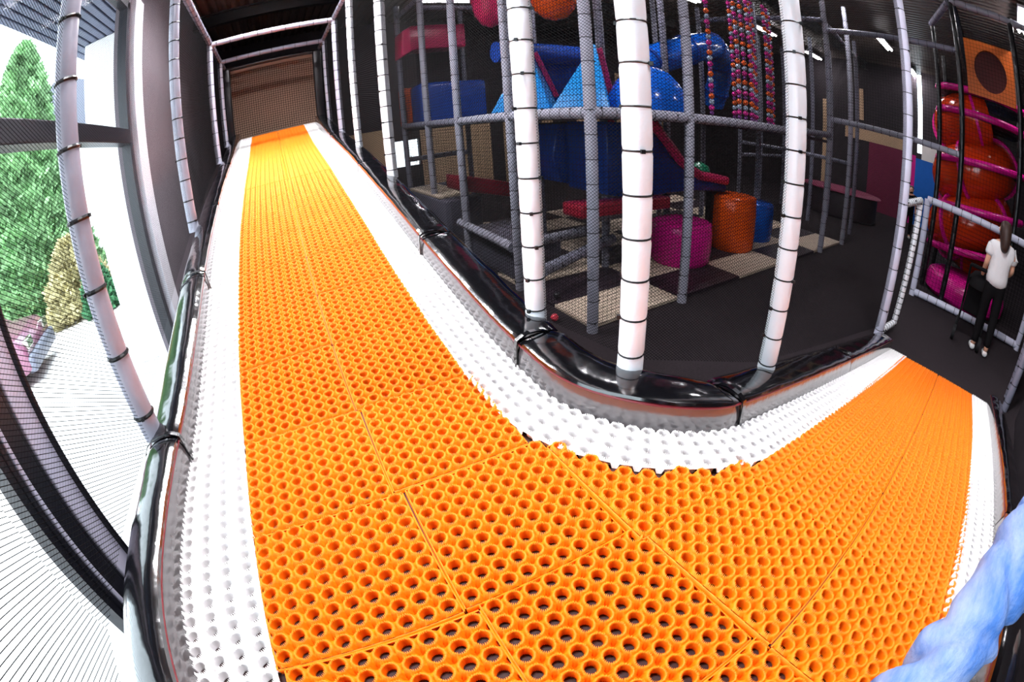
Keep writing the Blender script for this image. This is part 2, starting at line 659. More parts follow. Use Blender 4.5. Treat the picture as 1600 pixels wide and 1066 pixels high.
# second run
rotB = math.radians(0.8)
k = 0
while 1.285 + k * 0.98 < XEND - 0.1:
    x0 = 1.285 + k * 0.98
    n = min(9, int((XEND - x0) * 9))
    for s in (-1, 1):
        me = FULL if n == 9 else flat_cells([(i, j) for i in range(n) for j in range(9)], M['orange_bristle'], 'orange_tile')
        place_tile(me, x0 + 0.5, s * 0.503 + 0.01 * x0, rotB, dz=random.uniform(-.004, .004))
    k += 1


# corner: cut tiles, kept where they lie between the two white borders
def cut_tile(cx, cy, rot=0.0):
    cells = []
    for i in range(9):
        for j in range(9):
            lx, ly = ((i + 0.5) * PT - 0.5) * (1.1 if cx < 0 else 1), (j + 0.5) * PT - 0.5
            x = cx + lx * math.cos(rot) - ly * math.sin(rot)
            y = cy + lx * math.sin(rot) + ly * math.cos(rot)
            if dist_to(PO_, x, y) < 0.47 or dist_to(PI_, x, y) < 0.465:
                continue
            if x < outer_path[:, 0].min() or y < -1.0 or (x - 2.8) ** 2 + (y - 2.65) ** 2 < 1.6 ** 2 and x > 1.16 and y > 1:
                continue
            if x > 1.29 and y < 0.99:
                continue
            if x > 1.2 and y > 2.8:
                continue
            if x > 2.95:
                continue
            cells.append((i, j))
    if cells:
        o = place_tile(flat_cells(cells, M['orange_bristle'], 'orange_tile'), cx, cy, rot, dz=0.002)
        if cx < 0:
            o.scale = (1.1, 1, 1)


for (cx, cy) in ((0.782, 0.625), (0.782, -0.378), (-0.27, 0.625), (-0.27, -0.378), (0.782, -1.38), (-0.27, -1.38)):
    cut_tile(cx, cy, -0.03)
for (cx, cy) in ((1.742, 1.49), (1.705, 2.5), (2.745, 1.49)):
    cut_tile(cx, cy, 0.0)


# white borders: four rows of cells swept along the bumper feet
def white_strip(path, rowsn, inset, s0, s1):
    piece = 9
    total = s1 - s0
    ncol = int(round(total / PT))
    c0 = 0
    while c0 < ncol:
        n = min(piece, ncol - c0)
        V, F = [], []
        b = 0
        for i in range(n):
            for j in range(rowsn):
                v, f = CT[((c0 + i) * 5 + j) % 6]
                s = s0 + (c0 + i + 0.5 + v[:, 0] * 0.995) * total / ncol - (0.0 if i else 0.0)
                x, y, nx, ny = path.at(s)
                wd_ = np.where((y > 0.75) & (x < 0), np.clip(-0.835 - x, 0.445, 0.7), 0.445) + (0.03 if inset < 0 else 0)
                d = inset + (j + 0.5 + v[:, 1] * 0.995) * wd_ / 4
                X, Y = x + nx * d, y + ny * d
                Z = zs(X, Y) + v[:, 2] * HB
                V.append(np.stack([X, Y, Z], 1))
                F.append(f + b)
                b += len(v)
        V = np.concatenate(V)
        org = V.mean(0)
        me = mesh_np('white_tile', (V - org) * T, np.concatenate(F), M['white_bristle'])
        link('white_tile', me, slope, tuple(org))
        c0 += n


white_strip(PI_, 4, 0.0, 0.0, PI_.len)
white_strip(PO_, 4, -0.03, 0.0, PO_.len)
# fifth row in the bulge of the outer border
sA, sB = PO_.s_of(-1.3, 3.7), PO_.s_of(-0.2, -1.0)


# supporting board under the mats, with skirts to the floor
def base_board():
    mb = MB()
    ys = list(np.arange(17.6, 1.5, -0.3)) + [1.45]
    xs = np.linspace(-1.75, 2.05, 9)
    vs, fs = [], []
    for y in ys:
        for x in xs:
            vs.append((x, y, float(zs(x, y)) - HB * 1.02))
    n = len(xs)
    for i in range(len(ys) - 1):
        for j in range(n - 1):
            fs.append((i * n + j, i * n + j + 1, (i + 1) * n + j + 1, (i + 1) * n + j))
    mb.add(vs, fs)
    ys2 = np.linspace(1.95, -1.85, 9)
    xs2 = np.concatenate([np.arange(-1.75, XEND, 0.25), [XEND]])
    vs, fs = [], []
    for x in xs2:
        for y in ys2:
            vs.append((x, y, float(zs(x, min(y, 2))) - HB * 1.06))
    n = len(ys2)
    for i in range(len(xs2) - 1):
        for j in range(n - 1):
            fs.append((i * n + j, i * n + j + 1, (i + 1) * n + j + 1, (i + 1) * n + j))
    mb.add(vs, fs)
    return mb.build('base_board', M['board'], slope)


base_board()
mb = MB()
for s, xx in ((-1, -1.78), (1, 2.06)):
    ys = np.arange(17.6, 2.0 if s > 0 else -1.8, -0.4)
    vs = []
    for y in ys:
        vs += [(xx, y, float(gz(y)) - 0.06), (xx, y, -3.93)]
    mb.add(vs, [(2 * i, 2 * i + 1, 2 * i + 3, 2 * i + 2) for i in range(len(ys) - 1)])
for yy, x0 in ((1.96, 2.06), (-1.86, -1.78)):
    xs = np.append(np.arange(x0, XEND, 0.4), XEND)
    vs = []
    for x in xs:
        vs += [(x, yy, float(zs(x, 0)) - 0.06), (x, yy, -3.93)]
    mb.add(vs, [(2 * i, 2 * i + 1, 2 * i + 3, 2 * i + 2) for i in range(len(xs) - 1)])
mb.build('skirt', M['black_post'], slope)

# ------------------------------------------------------------------ bumper pads along both borders
TOP = [(0.035, 0.19), (0.018, 0.2), (0.026, 0.228), (0.065, 0.247), (0.13, 0.257), (0.2, 0.252), (0.28, 0.23), (0.36, 0.186), (0.42, 0.12),
       (0.455, 0.02), (0.455, -0.3)]
TOP_FLAT = [(0.035, 0.19), (0.018, 0.2), (0.026, 0.222), (0.06, 0.236), (0.15, 0.246), (0.27, 0.247), (0.36, 0.24), (0.43, 0.215), (0.465, 0.17),
            (0.475, 0.06), (0.475, -0.3)]
SIDE = [(0.0, -0.08), (0.0, 0.05), (0.012, 0.12), (0.03, 0.185)]


def sweep(path, prof, s0, s1, step=0.12, puff=0.0, ends=False):
    mb = MB()
    n = max(2, int(round((s1 - s0) / step)))
    ss = np.linspace(s0, s1, n + 1)
    k = len(prof)
    vs, fs = [], []
    for q, s in enumerate(ss):
        x, y, nx, ny = path.at(s)
        zb = float(zs(x + nx * 0.05, y + ny * 0.05))
        e = min(1.0, min(s - s0, s1 - s) / 0.12)
        f = 1 - 0.10 * (1 - e) ** 2
        w = 1 + puff * math.sin(s * 7.3) * math.sin(s * 2.9 + 1)
        for (a, h) in prof:
            hh = h * f * w if h > 0 else h
            vs.append((x - nx * a, y - ny * a, zb + hh))
    for i in range(n):
        for j in range(k - 1):
            fs.append((i * k + j, i * k + j + 1, (i + 1) * k + j + 1, (i + 1) * k + j))
    if ends:
        fs.append(tuple(range(k)))
        fs.append(tuple(n * k + j for j in range(k))[::-1])
    mb.add(vs, fs)
    return mb


def bumper(path, s0, s1, label, group):
    x, y, nx, ny = path.at((s0 + s1) / 2)
    r = thing('bumper_pad', label, 'bumper', (float(x - nx * .2), float(y - ny * .2), float(zs(x, y)) - 0.06), group)
    g = 0.012
    sweep(path, TOP_FLAT if path is PI_ else TOP, s0 + g, s1 - g, 0.1, 0.03, True).build('top_cushion', M['black_vinyl'], r, smooth=True)
    sweep(path, SIDE, s0 + g, s1 - g, 0.1).build('side_panel', M['vinyl_side_reflect'], r, smooth=True)
    mb = MB()
    n = max(3, int((s1 - s0) / 0.12))
    pts = []
    for s in np.linspace(s0 + g, s1 - g, n):
        x, y, nx, ny = path.at(s)
        pts.append((float(x - nx * 0.026), float(y - ny * 0.026), float(zs(x, y)) + 0.188))
    mb.tube(pts, 0.012, 8)
    mb.build('piping', M['red_piping'], r, smooth=True)
    return r


def strap(path, s, label):
    x, y, nx, ny = path.at(s)
    zb = float(zs(x + nx * .05, y + ny * .05))
    tx, ty = ny, -nx
    mb = MB()
    prof = [(-0.012, -0.02), (0.0, 0.17), (0.008, 0.222), (0.065, 0.255), (0.13, 0.266), (0.2, 0.261), (0.28, 0.24), (0.36, 0.196), (0.43, 0.125), (0.468, -0.05)]
    vs, fs = [], []
    for (a, h) in prof:
        for e in (-1, 1):
            for d in (0.0, 0.012):
                vs.append((x - nx * (a - (d if h < .25 and a < .1 else 0)) + tx * e * 0.022, y - ny * (a - (d if h < .25 and a < .1 else 0)) + ty * e * 0.022,
                           zb + h + (d if h > .16 else 0)))
    for i in range(len(prof) - 1):
        a, b = i * 4, (i + 1) * 4
        fs += [(a, a + 2, b + 2, b), (a + 1, b + 1, b + 3, a + 3), (a, b, b + 1, a + 1), (a + 2, a + 3, b + 3, b + 2)]
    mb.add(vs, fs)
    o = mb.build('pad_strap', M['black_vinyl'])
    return tag(o, label, 'strap', 'straps between bumper pads')


cuts = [PI_.s_of(1.6, y) for y in (17.4, 13.2, 9.2, 5.35, 3.1)] + [PI_.s_of(2.75, 1.45), PI_.s_of(6.2, 1.45), PI_.len]
inl = ['black bumper pad on the right border, highest one under the end net',
       'black bumper pad on the right border, second from the top',
       'black bumper pad on the right border, mid slope below two white posts',
       'short black bumper pad on the right border just above the curve',
       'curved black bumper pad around the inside of the bend',
       'black bumper pad just after the bend beside the third white post',
       'black bumper pad at the exit end of the inner border']
for i in range(len(cuts) - 1):
    bumper(PI_, cuts[i], cuts[i + 1], inl[i], 'bumper pads along the track')
for s, l in ((cuts[3], 'black strap across the inner bumper halfway up the slope'),
             (cuts[4], 'black strap across the inner bumper at the start of the bend'),
             (cuts[5], 'black strap across the inner bumper at the end of the bend')):
    strap(PI_, s, l)
cuto = [PO_.s_of(-1.25, y) for y in (17.4, 12.5, 8.9, 6.1)] + [PO_.s_of(-1.36, 3.2), PO_.s_of(0.0, -1.1), PO_.s_of(4.0, -1.36), PO_.len]
oul = ['black bumper pad on the window side, highest one',
       'black bumper pad on the window side, second from the top',
       'black bumper pad on the window side, mid slope under the grey wall',
       'black bumper pad on the window side just above the nearest grey post',
       'glossy curved black bumper pad on the outside of the bend, bottom left',
       'black bumper pad behind the jeans leg on the outer border',
       'black bumper pad at the exit end of the outer border']
for i in range(len(cuto) - 1):
    bumper(PO_, cuto[i], cuto[i + 1], oul[i], 'bumper pads along the track')
for s, l in ((cuto[3], 'black strap across the window side bumper mid slope'),
             (cuto[4], 'black strap across the window side bumper beside the nearest grey post')):
    strap(PO_, s, l)

# ------------------------------------------------------------------ padded posts
TIE = {}


def tie_mesh(r, th=0.0085):
    k = (round(r, 3), th)
    if k not in TIE:
        mb = MB()
        mb.tube(circ((0, 0, 0), r, 16), th, 6, closed=True)
        mb.box(r - 0.004, r + 0.03, -0.014, 0.014, -0.014, 0.014)
        TIE[k] = mb.mesh('cable_tie', M['black_tie'], smooth=False)
    return TIE[k]


def sleeve(p0, p1, r, step, phase=0.5):
    """puffy foam sleeve and tie places between two points"""
    a, b = Vector(p0), Vector(p1)
    L = (b - a).length
    n = max(1, int(L / step))
    offs = [(i + phase) * L / n for i in range(n) if 0 < (i + phase) * L / n < L]
    zsn = sorted(set([0, L] + offs + [o + d for o in offs for d in (-0.035, 0.035)] + [o + L / n / 2 for o in offs if o + L / n / 2 < L]))
    path, rad = [], []
    for q in zsn:
        if q < 0 or q > L:
            continue
        path.append(a + (b - a) * (q / L))
        rad.append(r * (0.945 if any(abs(q - o) < 1e-6 for o in offs) else (1.0 + random.uniform(-.012, .02))))
    mb = MB()
    mb.tube(path, rad, 18)
    return mb, [a + (b - a) * (o / L) for o in offs]


def ties(parent, pts, direction, r, th=0.0085):
    q = Vector(direction).to_track_quat('Z', 'X')
    me = tie_mesh(r, th)
    for i, p in enumerate(pts):
        o = link('cable_tie', me, parent, tuple(p))
        e = q @ Matrix.Rotation(random.uniform(0, 6.28), 3, 'Z').to_quaternion()
        o.rotation_euler = e.to_euler()


def post(name, label, x, y, z0, z1, m, r=0.098, step=0.29, group=None, cat='post', th=0.0085):
    t = thing(name, label, cat, (x, y, z0), group)
    mb, pts = sleeve((x, y, z0), (x, y, z1), r, step)
    mb.build('foam_sleeve', m, t, smooth=True)
    ties(t, pts, (0, 0, 1), r * 0.945, th)
    return t


GP = 'padded posts along the track'
post('padded_post', 'white padded post at the start of the bend, left of the thickest one', 2.0, 3.32, -1.86, 3.9, M['white_foam'], group=GP)
post('padded_post', 'thickest white padded post at the inside of the bend', 2.17, 2.20, -1.88, 3.9, M['white_foam'], 0.104, group=GP)
post('padded_post', 'white padded post just after the bend, right of the thickest one', 3.79, 1.80, -2.35, 3.9, M['white_foam'], group=GP)
post('padded_post', 'lavender grey padded post at the right exit corner of the track', 10.1, 1.93, -3.93, 4.6, M['pale_foam'], 0.118, 0.46, group=GP)
post('padded_post', 'white padded post mid slope left of the blue block', 2.0, 7.96, -0.8, 3.9, M['white_foam'], group=GP)
post('padded_post', 'slim white padded post higher up the right border', 2.0, 10.9, -0.2, 3.9, M['white_foam'], 0.085, group=GP)
post('padded_post', 'grey padded post under the near cross beam, right border', 2.0, 13.4, 0.25, 3.9, M['grey_foam'], 0.09, group=GP)
post('padded_post', 'grey padded post under the far cross beam, right border', 2.02, 16.1, 0.8, 3.9, M['grey_foam'], 0.085, group=GP)
post('padded_post', 'nearest grey padded post in front of the window', -1.69, 3.37, -1.88, 4.2, M['grey_foam'], 0.1, 0.52, group=GP, th=0.02)
post('padded_post', 'second grey padded post on the window side in front of the grey wall', -1.69, 8.0, -0.85, 3.9, M['grey_foam'], 0.098, 0.36, group=GP, th=0.012)
post('padded_post', 'grey padded post under the near cross beam, window side', -1.71, 13.4, 0.25, 3.9, M['grey_foam'], 0.09, 0.36, group=GP)
post('padded_post', 'grey padded post under the far cross beam, window side', -1.70, 16.1, 0.8, 3.9, M['grey_foam'], 0.09, 0.36, group=GP)
post('padded_post', 'grey padded post at the exit corner on the outer border', 10.15, -1.92, -3.93, 4.6, M['slate_foam'], 0.1, 0.4, group=GP)


def rail(name, label, p0, p1, m, r=0.09, step=0.4, parent=None, cat='rail', group=None):
    c = (Vector(p0) + Vector(p1)) / 2
    mb, pts = sleeve(p0, p1, r, step)
    if parent is None:
        t = thing(name, label, cat, tuple(c), group)
        mb.build('foam_sleeve', m, t, smooth=True)
        ties(t, pts, Vector(p1) - Vector(p0), r * 0.945)
        return t
    o = mb.build(name, m, parent, smooth=True)
    ties(o, pts, Vector(p1) - Vector(p0), r * 0.945) if r > 0.05 else None
    return o


GR = 'padded beams of the track frame'
rail('frame_beam', 'near cross beam over the top of the slope', (-1.7, 13.4, 3.9), (2.0, 13.4, 3.9), M['grey_foam'], 0.085, group=GR, cat='beam')
rail('frame_beam', 'far cross beam over the top of the slope', (-1.7, 16.1, 3.9), (2.02, 16.1, 3.9), M['slate_foam'], 0.085, group=GR, cat='beam')
rail('frame_beam', 'dark cross beam against the end net of the slope', (-1.7, 17.5, 3.85), (2.02, 17.5, 3.85), M['black_post'], 0.085, group=GR, cat='beam')
rail('frame_beam', 'long beam along the top of the window side net', (-1.7, 2.0, 3.95), (-1.7, 17.5, 3.95), M['slate_foam'], 0.085, group=GR, cat='beam')
rail('frame_beam', 'long beam along the top of the right hand net', (2.0, 3.3, 3.95), (2.0, 17.5, 3.95), M['slate_foam'], 0.085, group=GR, cat='beam')


# ------------------------------------------------------------------ nets
def net_mesh(c00, c10, c11, c01, pitch, w, m, w2=None, k=None):
    """knotless net: square mesh, or a diamond mesh of slope k when given"""
    c00, c10, c11, c01 = [np.array(c, float) for c in (c00, c10, c11, c01)]

    def bil(u, v):
        return (c00 * (1 - u) + c10 * u) * (1 - v) + (c01 * (1 - u) + c11 * u) * v
    nrm = np.cross(c10 - c00, c01 - c00)
    nrm /= np.linalg.norm(nrm)
    V, F = [], []
    b = 0
    Lu = max(np.linalg.norm(c10 - c00), np.linalg.norm(c11 - c01))
    Lv = max(np.linalg.norm(c01 - c00), np.linalg.norm(c11 - c10))
    segs = []
    if k is None:
        nu, nv = int(Lu / pitch), int(Lv / pitch)
        segs = [(bil(i / nu, 0), bil(i / nu, 1), w2 or w) for i in range(nu + 1)] + [(bil(0, j / nv), bil(1, j / nv), w) for j in range(nv + 1)]
    else:
        step = pitch * math.sqrt(1 + k * k)
        for sg, ww in ((-1, w), (1, w2 or w)):
            kk = k * sg
            t0 = -abs(k) * Lu
            while t0 < Lv + abs(k) * Lu:
                # t = t0 + kk * s, clipped to the panel
                s_in = sorted(((0 - t0) / kk, (Lv - t0) / kk))
                s0, s1 = max(0, s_in[0]), min(Lu, s_in[1])
                if s1 - s0 > 0.01:
                    segs.append((bil(s0 / Lu, min(1, max(0, (t0 + kk * s0) / Lv))), bil(s1 / Lu, min(1, max(0, (t0 + kk * s1) / Lv))), ww))
                t0 += step
    for (a, q, ww) in segs:
        t = q - a
        t /= np.linalg.norm(t)
        s = np.cross(t, nrm)
        for p in (a, q):
            for (e, d) in ((1, 0), (0, 1), (-1, 0), (0, -1)):
                V.append(p + (s * e + nrm * d) * ww * 0.5)
        for j in range(4):
            F.append((b + j, b + (j + 1) % 4, b + 4 + (j + 1) % 4, b + 4 + j))
        b += 8
    V = np.array(V)
    org = V.mean(0)
    org[2] = V[:, 2].min()
    return mesh_np('net', (V - org) * T, F, m), tuple(org)


def net(name, label, cs, pitch, w, m=None, parent=None, group='safety nets around the track', w2=None, k=None):
    me, org = net_mesh(*cs, pitch, w, m or M['black_net'], w2, k)
    o = link(name, me, parent, org)
    if parent is None:
        tag(o, label, 'net', group)
    return o


NP, NW = 0.030, 0.0035
net('safety_net', 'fine black net between the white posts left of the bend', ((2.0, 7.96, -0.75), (2.0, 3.36, -1.75), (2.0, 3.36, 3.9), (2.0, 7.96, 3.9)), NP, 0.0045, k=0.7)
net('safety_net', 'fine black net between the first two white posts of the bend', ((2.03, 3.28, -1.8), (2.19, 2.24, -1.8), (2.19, 2.24, 3.9), (2.03, 3.28, 3.9)), 0.022, 0.0034, k=0.7)
net('safety_net', 'fine black net between the thickest white post and the one after the bend', ((2.22, 2.18, -1.8), (3.75, 1.82, -2.2), (3.75, 1.82, 3.9), (2.22, 2.18, 3.9)), 0.022, 0.0034, k=0.7)
net('safety_net', 'fine black net beside the exit run right of the bend', ((3.83, 1.82, -2.2), (10.0, 1.94, -3.6), (10.0, 1.94, 4.5), (3.83, 1.82, 3.9)), 0.035, 0.0035, k=0.7)
net('safety_net', 'fine black net on the upper right border of the slope', ((2.02, 17.4, 1.2), (2.0, 8.0, -0.7), (2.0, 8.0, 3.9), (2.02, 17.4, 3.9)), 0.05, 0.005)
net('safety_net', 'fine black net in front of the window above the bumper', ((-1.69, 3.3, -1.75), (-1.69, 8.0, -0.75), (-1.69, 8.0, 3.9), (-1.69, 3.3, 4.0)), 0.024, 0.0018, w2=0.0014, k=0.6)
net('safety_net', 'fine black net at the lower left below the nearest grey post',
    ((-1.84, 1.4, -1.8), (-1.71, 3.3, -1.8), (-1.69, 3.3, 4.0), (-1.84, 1.4, 4.0)), 0.028, 0.0045, w2=0.0016, k=0.6)
net('safety_net', 'fine black net at the bottom left corner on the outside of the bend',
    ((-1.2, -0.9, -1.8), (-1.84, 1.4, -1.8), (-1.84, 1.4, 4.0), (-1.2, -0.9, 4.0)), 0.028, 0.0045, w2=0.0016, k=0.6)
net('safety_net', 'square mesh net closing the top end of the slope', ((-1.5, 17.45, 1.05), (1.8, 17.45, 1.05), (1.8, 17.45, 3.6), (-1.5, 17.45, 3.6)), 0.085, 0.014)
net('safety_net', 'fine black net on the upper window side border', ((-1.69, 8.0, -0.75), (-1.7, 17.4, 1.2), (-1.7, 17.4, 3.9), (-1.69, 8.0, 3.9)), 0.06, 0.004)

# dark padded columns either side of the end net
for x, l in ((-1.62, 'black padded column left of the end net'), (1.87, 'black padded column right of the end net')):
    mb = MB()
    mb.box(x - 0.16, x + 0.16, 17.3, 17.6, 0.9, 3.85)
    tag(mb.build('end_column', M['black_post'], bevel=0.05, smooth=True), l, 'column', 'columns beside the end net')

# ------------------------------------------------------------------ the hall
mb = MB()
mb.box(-3, 34, -9, 26, -4.1, -3.93)
struct(mb.build('floor', M['carpet']))
# corrugated ceiling sheet
mb = MB()
xs, k = [], 0
x = -3.0
vs, fs = [], []
while x < 34:
    for d, z in ((0.0, 6.8), (0.14, 6.8), (0.18, 6.68), (0.32, 6.68), (0.36, 6.8)):
        xs.append((x + d, z))
    x += 0.36
for (xx, z) in xs:
    vs += [(xx, -9, z), (xx, 26, z)]
fs = [(2 * i, 2 * i + 1, 2 * i + 3, 2 * i + 2) for i in range(len(xs) - 1)]
mb.add(vs, fs)
struct(mb.build('ceiling', M['ceiling']))
for i, (y, l) in enumerate(((1.0, 'near'), (9.6, 'middle'), (18.2, 'far'))):
    mb = MB()
    mb.box(-3, 34, y - .16, y + .16, 6.1, 6.16)
    mb.box(-3, 34, y - .16, y + .16, 6.6, 6.67)
    mb.box(-3, 34, y - .03, y + .03, 6.16, 6.6)
    tag(mb.build('roof_beam', M['black_post']), l + ' dark steel roof beam under the hall ceiling', 'beam', 'steel roof beams')
# left facade: solid parts around the two glazed bays
mb = MB()
for (y0, y1, z0, z1) in ((9.2, 26, -3.93, 6.8), (-9, 9.2, 4.35, 6.8), (-9, -3.9, -3.93, 4.35), (-3.9, 8.7, -3.93, -3.7)):
    mb.box(-3.35, -3.0, y0, y1, z0, z1)
struct(mb.build('wall_left', M['wall_grey']))
mb = MB()
mb.box(-3.0, -2.86, 9.25, 9.62, -3.93, 4.6)
mb.box(-3.0, -2.92, 9.62, 10.1, -3.93, 4.6)
struct(mb.build('trim_1', M['white_trim'], bevel=0.02))


def window(name, y0, y1, z0, z1, zm, x=-3.1):
    o = MB()
    for (a, b, c, d) in ((y0, y0 + .16, z0, z1), (y1 - .16, y1, z0, z1), (y0, y1, z0, z0 + .16), (y0, y1, z1 - .16, z1)):
        o.box(x - .1, x + .1, a, b, c, d)
    fr = struct(o.build(name, M['black_frame']))
    o = MB()
    o.box(x - .13, x + .13, y0 + .1, y1 - .1, zm - .15, zm + .15)
    o.build('mullion', M['black_frame'], fr, bevel=0.02)
    for (c, d) in ((z0 + .16, zm - .15), (zm + .15, z1 - .16)):
        o = MB()
        o.box(x - .012, x + .012, y0 + .16, y1 - .16, c, d)
        o.build('pane', M['glass'], fr)
    return fr


window('window_1', 3.42, 9.2, -3.7, 4.35, 1.33)
window('window_2', -3.9, 2.72, -3.7, 4.35, 1.33)
mb = MB()
mb.box(-3.3, -2.98, 2.66, 2.74, -3.7, 4.35)
mb.box(-3.3, -2.97, 2.8, 3.04, -3.7, 4.35)
mb.box(-3.3, -2.98, 3.04, 3.1, -3.7, 4.35)
mb.box(-3.3, -2.9, 3.42, 3.47, -3.7, 4.35)
struct(mb.build('trim_2', M['black_frame'], bevel=0.02))
mb = MB()
mb.box(-3.3, -2.955, 3.1, 3.42, -3.7, 4.35)
mb.box(-3.3, -2.955, 2.74, 2.8, -3.7, 4.35)
struct(mb.build('trim_3', M['grey_frame'], bevel=0.02))
# hall end walls
WY = 25.0


def wall_y(name, y, x0, x1, z0, z1, holes, m):
    mb = MB()
    xs = sorted(set([x0, x1] + [h[0] for h in holes] + [h[1] for h in holes]))
    for a, b in zip(xs[:-1], xs[1:]):
        hs = [h for h in holes if h[0] <= a and h[1] >= b]
        if not hs:
            mb.box(a, b, y, y + .3, z0, z1)
        else:
            mb.box(a, b, y, y + .3, z0, hs[0][2])
            mb.box(a, b, y, y + .3, hs[0][3], z1)
    return struct(mb.build(name, m))


HB_ = [(6.4, 8.0, -2.1, -0.4)]
wall_y('wall_back', WY, -3, 34, -3.93, 6.8, HB_, M['wall_dark'])
for (x0, x1) in ((-3, 6.3), (8.1, 12.5), (13.4, 17.0), (19.0, 21.0), (22.6, 24.2), (26.0, 27.6)):
    mb = MB()
    mb.box(x0, x1, WY - .06, WY, -3.93, 0.3 if x0 < 18 else 3.6)
    struct(mb.build('wall_back_panel', M['wall_beige']))
mb = MB()
mb.box(-1.6, 1.9, 17.95, 18.05, 0.95, 3.9)
struct(mb.build('wall_end', M['wall_tan']))
for h in HB_:
    mb = MB()
    mb.box(h[0], h[1], WY + .1, WY + .13, h[2], h[3])
    w3 = struct(mb.build('window_3', M['glass']))
    mb = MB()
    mb.box((h[0] + h[1]) / 2 - .08, (h[0] + h[1]) / 2 + .08, WY + .02, WY + .2, h[2], h[3])
    mb.box(h[0], h[1], WY + .02, WY + .2, h[2], h[2] + .1)
    mb.box(h[0], h[1], WY + .02, WY + .2, h[3] - .1, h[3])
    mb.build('window_frame', M['black_frame'], w3)
wall_y('wall_front', -9.3, -3, 34, -3.93, 6.8, [], M['wall_dark'])
# far right wall with a tall narrow window
mb = MB()
XR = 33.0
mb.box(XR, XR + .3, -9, 5.15, -3.93, 6.8)
mb.box(XR, XR + .3, 5.55, 26, -3.93, 6.8)
mb.box(XR, XR + .3, 5.15, 5.55, -3.93, 1.0)
struct(mb.build('wall_right', M['wall_dark']))
mb = MB()
mb.box(XR + .1, XR + .13, 5.15, 5.55, 1.0, 6.8)
struct(mb.build('window_4', M['glass']))
for (y0, y1, z0, z1, m, l) in ((6.0, 9.4, -3.93, 0.85, 'wall_maroon', 'maroon'), (-1.5, 5.6, -3.93, 0.6, 'wall_blue', 'blue'),
                               (6.0, 11.4, 0.85, 2.0, 'wall_beige', 'beige'), (9.9, 10.5, 2.3, 4.6, 'wall_beige', 'tall beige'), (12.6, 13.3, -3.93, 3.4, 'wall_beige', 'narrow beige'),
                               (5.6, 6.0, -3.93, 0.75, 'magenta', 'magenta'), (-1.5, 5.15, 0.6, 1.9, 'wall_white', 'white')):
    mb = MB()
    mb.box(XR - .06, XR, y0, y1, z0, z1)
    tag(mb.build('wall_panel', M[m]), l + ' painted panel on the far right wall', 'wall panel', 'painted panels on the far wall')
# dark panel fence behind the outer border of the exit run
mb = MB()
mb.box(2.3, 10.0, -2.42, -2.3, -3.93, 4.5)
struct(mb.build('wall_side', M['wall_dark']))


def lamp(x, y, z, label, energy=LAMP, spread=170):
    t = thing('ceiling_lamp', label, 'lamp', (x, y, z), 'fluorescent ceiling lamps')
    L, w = (1.25, 0.22)
    mb = MB()
    mb.box(x - L, x + L, y - w, y + w, z + .05, z + .16)
    mb.build('housing', M['white_trim'], t, bevel=0.02)
    for s in (-1, 1):
        mb = MB()
        mb.tube([(x - L * .95, y + s * .12, z), (x + L * .95, y + s * .12, z)], 0.045, 8)
        mb.build('tube', M['tube_light'], t, smooth=True)
    l = bpy.data.lights.new('lamp_light', 'AREA')
    l.shape = 'RECTANGLE'
    l.size = 2 * L * T
    l.size_y = 2 * w * T
    l.energy = energy
    l.spread = math.radians(spread)
    l.color = (0.97, 0.97, 1.0)
    o = bpy.data.objects.new('lamp_light', l)
    COL.objects.link(o)
    o.parent = t
    o.location = (0, 0, -0.07 * T)
    return t


lamp(25.2, 6.0, 6.3, 'twin tube ceiling lamp near the top right beside the lavender post')
lamp(32.0, 5.6, 6.3, 'small far twin tube lamp right of the lavender post')
lamp(24.1, 13.3, 6.3, 'twin tube lamp seen through the bead curtain')
lamp(31.0, 13.1, 6.3, 'farthest twin tube lamp between the white post and the lavender post')
lamp(16.5, 6.0, 6.3, 'twin tube lamp above the right side of the play structure', LAMP * 2)
lamp(8.0, 8.3, 6.3, 'twin tube lamp above the left side of the play structure', LAMP * 2.6)
lamp(16.5, 13.3, 6.3, 'twin tube lamp above the back of the play structure')
lamp(8.0, 19.5, 6.3, 'added twin tube lamp brightening the wall at the left back of the hall', LAMP * 3)  # unseen lamp, added to brighten the beige back wall
lamp(16.5, -2.0, 6.3, 'twin tube lamp above the spiral slide')
lamp(6.0, 0.0, 6.3, 'twin tube lamp above the exit run of the track', LAMP * 5.5, spread=130)
lamp(0.0, 3.0, 6.3, 'twin tube lamp above the bend of the track', LAMP * 5.6, spread=130)
lamp(0.2, 9.2, 6.3, 'twin tube lamp above the middle of the slope', LAMP * 7.8, spread=130)
lamp(0.2, 11.75, 6.3, 'twin tube lamp above the top of the slope', LAMP * 7.5, spread=130)

# ------------------------------------------------------------------ play structure behind the nets
ps = thing('play_structure', 'grey padded multi-level play frame with coarse black nets behind the track', 'play structure', (11, 9, -3.93))
X0, Y0, DB = 4.87, 6.03, 2.6


def pspost(x, y, z0, z1, m='grey_foam', r=0.108, step=0.42):
    mb, pts = sleeve((x, y, z0), (x, y, z1), r, step)
    o = mb.build('post', M[m], ps, smooth=True)
    ties(o, pts, (0, 0, 1), r * 0.945)
    return o


